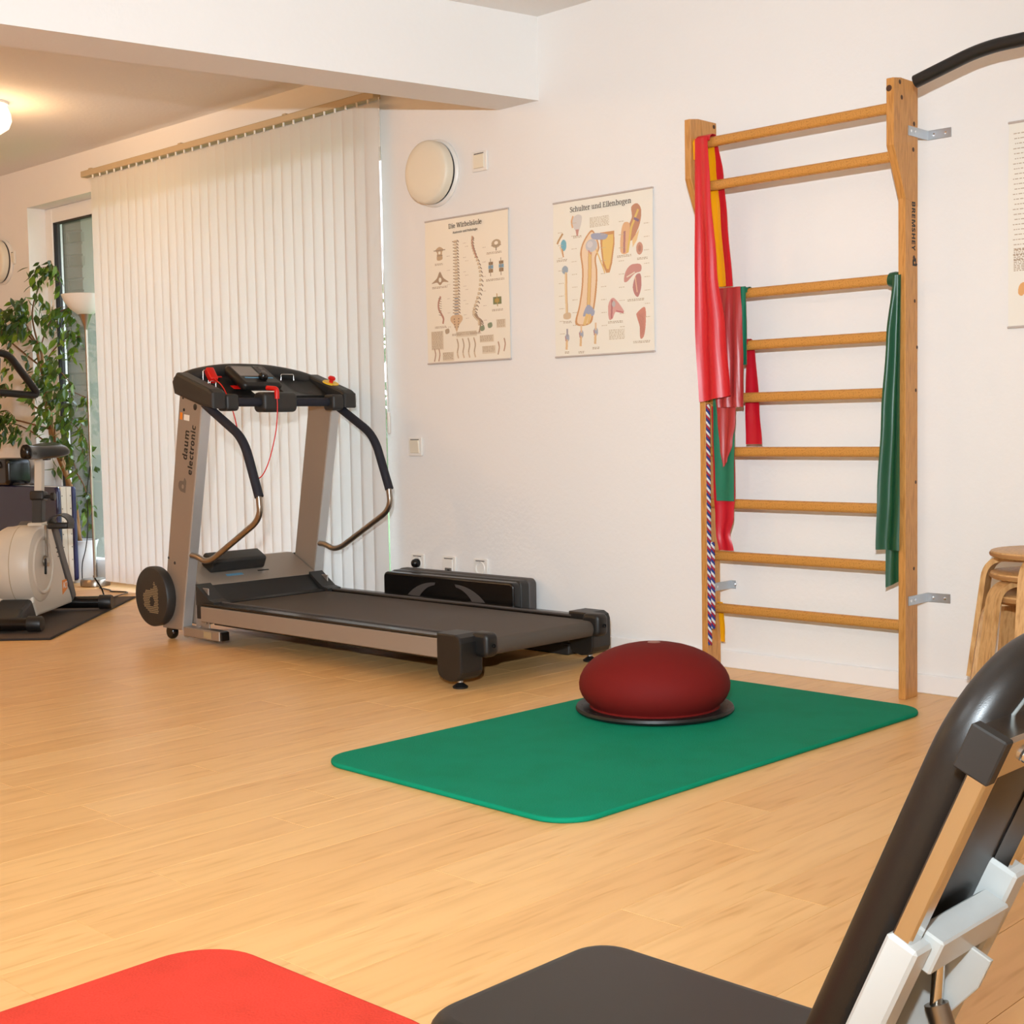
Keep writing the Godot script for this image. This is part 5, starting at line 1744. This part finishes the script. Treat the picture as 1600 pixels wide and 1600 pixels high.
	for i in 4:
		stroke(a, smooth([V(150 + i * 27, 410), V(156 + i * 27, 432), V(150 + i * 27, 456), V(154 + i * 27, 474)], 5, false), 6, Color(0.76, 0.64, 0.50))
		stroke(a, smooth([V(150 + i * 27, 412), V(155 + i * 27, 432), V(150 + i * 27, 456)], 5, false), 2, ink)
	for q in [[92, 376], [262, 376], [298, 368]]:
		blob(a, smooth([V(q[0], q[1]), V(q[0] + 18, q[1] - 4), V(q[0] + 20, q[1] + 10), V(q[0] + 4, q[1] + 14)]), Color(0.36, 0.44, 0.32) if q[0] > 200 else Color(0.60, 0.50, 0.40))
	for q in [[36, 440], [58, 440], [344, 430], [372, 420]]:
		stroke(a, smooth([V(q[0], q[1]), V(q[0] + 4, q[1] + 18), V(q[0] - 2, q[1] + 40)], 5, false), 5, Color(0.62, 0.44, 0.34))
	for q in [[48, 148, 40], [32, 226, 76], [40, 362, 60], [300, 134, 70], [296, 222, 84], [320, 322, 50], [110, 396, 0], [126, 392, 44], [214, 392, 52]]:
		small_print(a, V(q[0], q[1]), q[2], 2, Color(0.62, 0.52, 0.42), r)
	for i in 24:
		var y := 90 + i * 12
		small_print(a, V([186, 196, 280, 106][i % 4], y), 16, 1, faint, r)
	poster("spine_poster", "cream wall chart of the human spine below the bulkhead lamp", Vector3(-4.247, 1.785, WALL_Z), 0.505, 0.615, a, [["Die Wirbelsäule", 0.0265, 0.0, -0.036], ["Anatomie und Pathologie", 0.0125, 0.0, -0.064]])
	# --- shoulder and elbow
	paper = Color(0.93, 0.91, 0.86)
	var b := Image.create(W, H, false, Image.FORMAT_RGB8)
	b.fill(paper)
	ground = paper
	var skin := Color(0.90, 0.74, 0.58)
	var bone := Color(0.86, 0.68, 0.36)
	var dk := Color(0.74, 0.46, 0.22)
	# the arm
	blob(b, smooth([V(160, 100), V(128, 128), V(112, 165), V(118, 215), V(116, 270), V(104, 330), V(88, 388), V(150, 390), V(166, 350), V(178, 290), V(182, 232), V(176, 190), V(190, 160), V(182, 130)]), dk)
	blob(b, smooth([V(160, 106), V(132, 132), V(118, 166), V(124, 215), V(122, 270), V(110, 330), V(96, 384), V(144, 386), V(160, 348), V(171, 290), V(176, 232), V(170, 190), V(184, 160), V(178, 132)]), Color(0.92, 0.79, 0.65))
	blob(b, [V(192, 112), V(250, 112), V(252, 150), V(242, 210), V(232, 238), V(218, 238), V(204, 212), V(196, 160)], dk)
	blob(b, [V(204, 122), V(246, 122), V(246, 150), V(236, 206), V(228, 228), V(220, 226), V(208, 200), V(202, 158)], Color(0.88, 0.70, 0.32))
	stroke(b, [V(176, 160), V(206, 222), V(212, 236)], 5, bone)
	stroke(b, [V(152, 160), V(150, 240), V(144, 330)], 15, dk)
	stroke(b, [V(152, 160), V(150, 240), V(144, 330)], 11, bone)
	oval(b, V(158, 148), V(24, 20), Color(0.70, 0.70, 0.74))
	oval(b, V(152, 144), V(12, 10), Color(0.80, 0.78, 0.80))
	blob(b, smooth([V(160, 112), V(200, 114), V(224, 122), V(214, 134), V(180, 132), V(160, 126)]), Color(0.50, 0.54, 0.68))
	blob(b, smooth([V(124, 352), V(142, 330), V(168, 350), V(162, 366), V(140, 362), V(122, 366)]), Color(0.52, 0.56, 0.70))
	stroke(b, [V(138, 362), V(126, 390)], 13, bone)
	stroke(b, [V(150, 362), V(142, 388)], 9, bone)
	stroke(b, [V(146, 162), V(156, 174)], 4, Color(0.72, 0.40, 0.40))
	# small figures left
	blob(b, smooth([V(84, 54), V(104, 46), V(120, 54), V(116, 80), V(104, 100), V(88, 88), V(80, 70)]), Color(0.78, 0.76, 0.76))
	stroke(b, smooth([V(84, 50), V(78, 66), V(82, 84)], 5, false), 6, Color(0.84, 0.58, 0.36))
	blob(b, [V(94, 92), V(108, 92), V(104, 112), V(98, 112)], Color(0.72, 0.44, 0.40))
	stroke(b, smooth([V(40, 100), V(26, 116), V(18, 128)], 5, false), 7, Color(0.64, 0.44, 0.22))
	oval(b, V(44, 136), V(12, 18), Color(0.26, 0.62, 0.74))
	stroke(b, [V(30, 140), V(40, 164)], 6, Color(0.86, 0.72, 0.56))
	stroke(b, [V(38, 148), V(42, 172)], 5, dk)
	oval(b, V(48, 214), V(13, 13), Color(0.46, 0.56, 0.66))
	stroke(b, [V(52, 224), V(50, 290), V(52, 350)], 10, Color(0.88, 0.74, 0.52))
	stroke(b, [V(55, 226), V(54, 290), V(56, 350)], 2, dk)
	blob(b, smooth([V(40, 352), V(66, 350), V(68, 366), V(54, 370), V(38, 366)]), Color(0.80, 0.66, 0.50))
	# right column of muscle figures
	blob(b, smooth([V(318, 48), V(340, 40), V(356, 60), V(352, 100), V(330, 140), V(316, 150), V(300, 148), V(304, 110), V(320, 80)]), Color(0.68, 0.40, 0.28))
	blob(b, smooth([V(290, 92), V(278, 120), V(276, 180), V(306, 184), V(308, 150), V(312, 100)]), Color(0.86, 0.62, 0.42))
	stroke(b, [V(292, 120), V(290, 182)], 8, Color(0.60, 0.34, 0.36))
	stroke(b, [V(344, 60), V(318, 110), V(304, 182)], 8, Color(0.84, 0.68, 0.28))
	stroke(b, [V(330, 84), V(346, 92)], 8, Color(0.36, 0.24, 0.40))
	blob(b, [V(322, 146), V(350, 118), V(340, 150), V(324, 170)], Color(0.90, 0.72, 0.46))
	oval(b, V(350, 176), V(13, 19), Color(0.72, 0.46, 0.38))
	oval(b, V(350, 176), V(6, 10), Color(0.60, 0.34, 0.28))
	blob(b, smooth([V(296, 240), V(318, 222), V(352, 224), V(354, 244), V(330, 250), V(300, 272), V(288, 268)]), Color(0.74, 0.44, 0.42))
	blob(b, smooth([V(334, 256), V(352, 254), V(354, 290), V(342, 320), V(328, 312), V(322, 288)]), Color(0.66, 0.36, 0.36))
	stroke(b, [V(300, 258), V(330, 246)], 4, Color(0.90, 0.82, 0.72))
	stroke(b, [V(332, 262), V(338, 306)], 4, Color(0.88, 0.66, 0.52))
	blob(b, smooth([V(238, 318), V(254, 322), V(280, 352), V(284, 364), V(254, 360), V(240, 380), V(226, 380), V(224, 340)]), Color(0.80, 0.52, 0.50))
	stroke(b, [V(240, 324), V(236, 378)], 6, Color(0.62, 0.28, 0.32))
	stroke(b, [V(256, 358), V(282, 364)], 5, Color(0.70, 0.30, 0.34))
	oval(b, V(246, 336), V(7, 9), Color(0.66, 0.64, 0.66))
	blob(b, smooth([V(336, 368), V(366, 354), V(368, 400), V(360, 440), V(346, 446), V(344, 410), V(334, 380)]), Color(0.74, 0.40, 0.34))
	for i in 5:
		stroke(b, [V(342 + i * 4, 372), V(348 + i * 3, 436)], 1.2, Color(0.64, 0.32, 0.28))
	# bottom row
	for q in [[52, 428], [112, 420], [172, 416]]:
		oval(b, V(q[0], q[1]), V(9, 13), Color(0.54, 0.58, 0.68))
		stroke(b, [V(q[0] - 2, q[1] + 8), V(q[0] - 4, q[1] + 36)], 9, Color(0.84, 0.66, 0.44))
		stroke(b, [V(q[0], q[1] - 26), V(q[0], q[1] - 6)], 7, Color(0.86, 0.70, 0.52) if q[0] > 60 else Color(0.52, 0.50, 0.56))
		stroke(b, [V(q[0] - 8, q[1] - 4), V(q[0] - 6, q[1] + 10)], 4, Color(0.62, 0.36, 0.36))
	for q in [[152, 62, 78, 34], [224, 414, 62, 34]]:
		small_print(b, V(q[0], q[1]), q[2], int(q[3] / 4.0), Color(0.74, 0.68, 0.57), r)
	for q in [[84, 112, 34], [14, 180, 44], [36, 376, 36], [262, 190, 56], [340, 204, 40], [300, 326, 64], [222, 388, 58], [318, 454, 66], [40, 472, 20], [98, 474, 26], [156, 464, 30]]:
		small_print(b, V(q[0], q[1]), q[2], 2, Color(0.66, 0.59, 0.49), r)
	for i in 44:
		var y := 70 + i * 8
		small_print(b, V([76, 196, 268, 20, 366][i % 5], y), 22, 1, Color(0.78, 0.72, 0.62), r)
	poster("shoulder_poster", "cream wall chart of shoulder and elbow beside the wall bars", Vector3(-3.493, 1.772, WALL_Z), 0.502, 0.608, b, [["Schulter und Ellenbogen", 0.0265, -0.005, -0.036]])
	# --- a third chart, of which only the left edge shows
	var c := Image.create(W, H, false, Image.FORMAT_RGB8)
	c.fill(Color(0.93, 0.91, 0.87))
	for i in 26:
		small_print(c, V(12 + (i % 3) * 2, 26 + i * 12), 36, 1, Color(0.70, 0.62, 0.54), r)
	small_print(c, V(14, 300), 60, 14, Color(0.68, 0.60, 0.52), r)
	blob(c, smooth([V(28, 390), V(40, 382), V(46, 398), V(36, 414), V(26, 408)]), Color(0.86, 0.56, 0.26))
	stroke(c, smooth([V(200, 80), V(210, 200), V(196, 330)], 6, false), 26, Color(0.82, 0.66, 0.48))
	poster("right_wall_chart", "cream wall chart at the right edge beyond the wall bars", Vector3(-1.618, 1.785, WALL_Z), 0.505, 0.617, c, [])
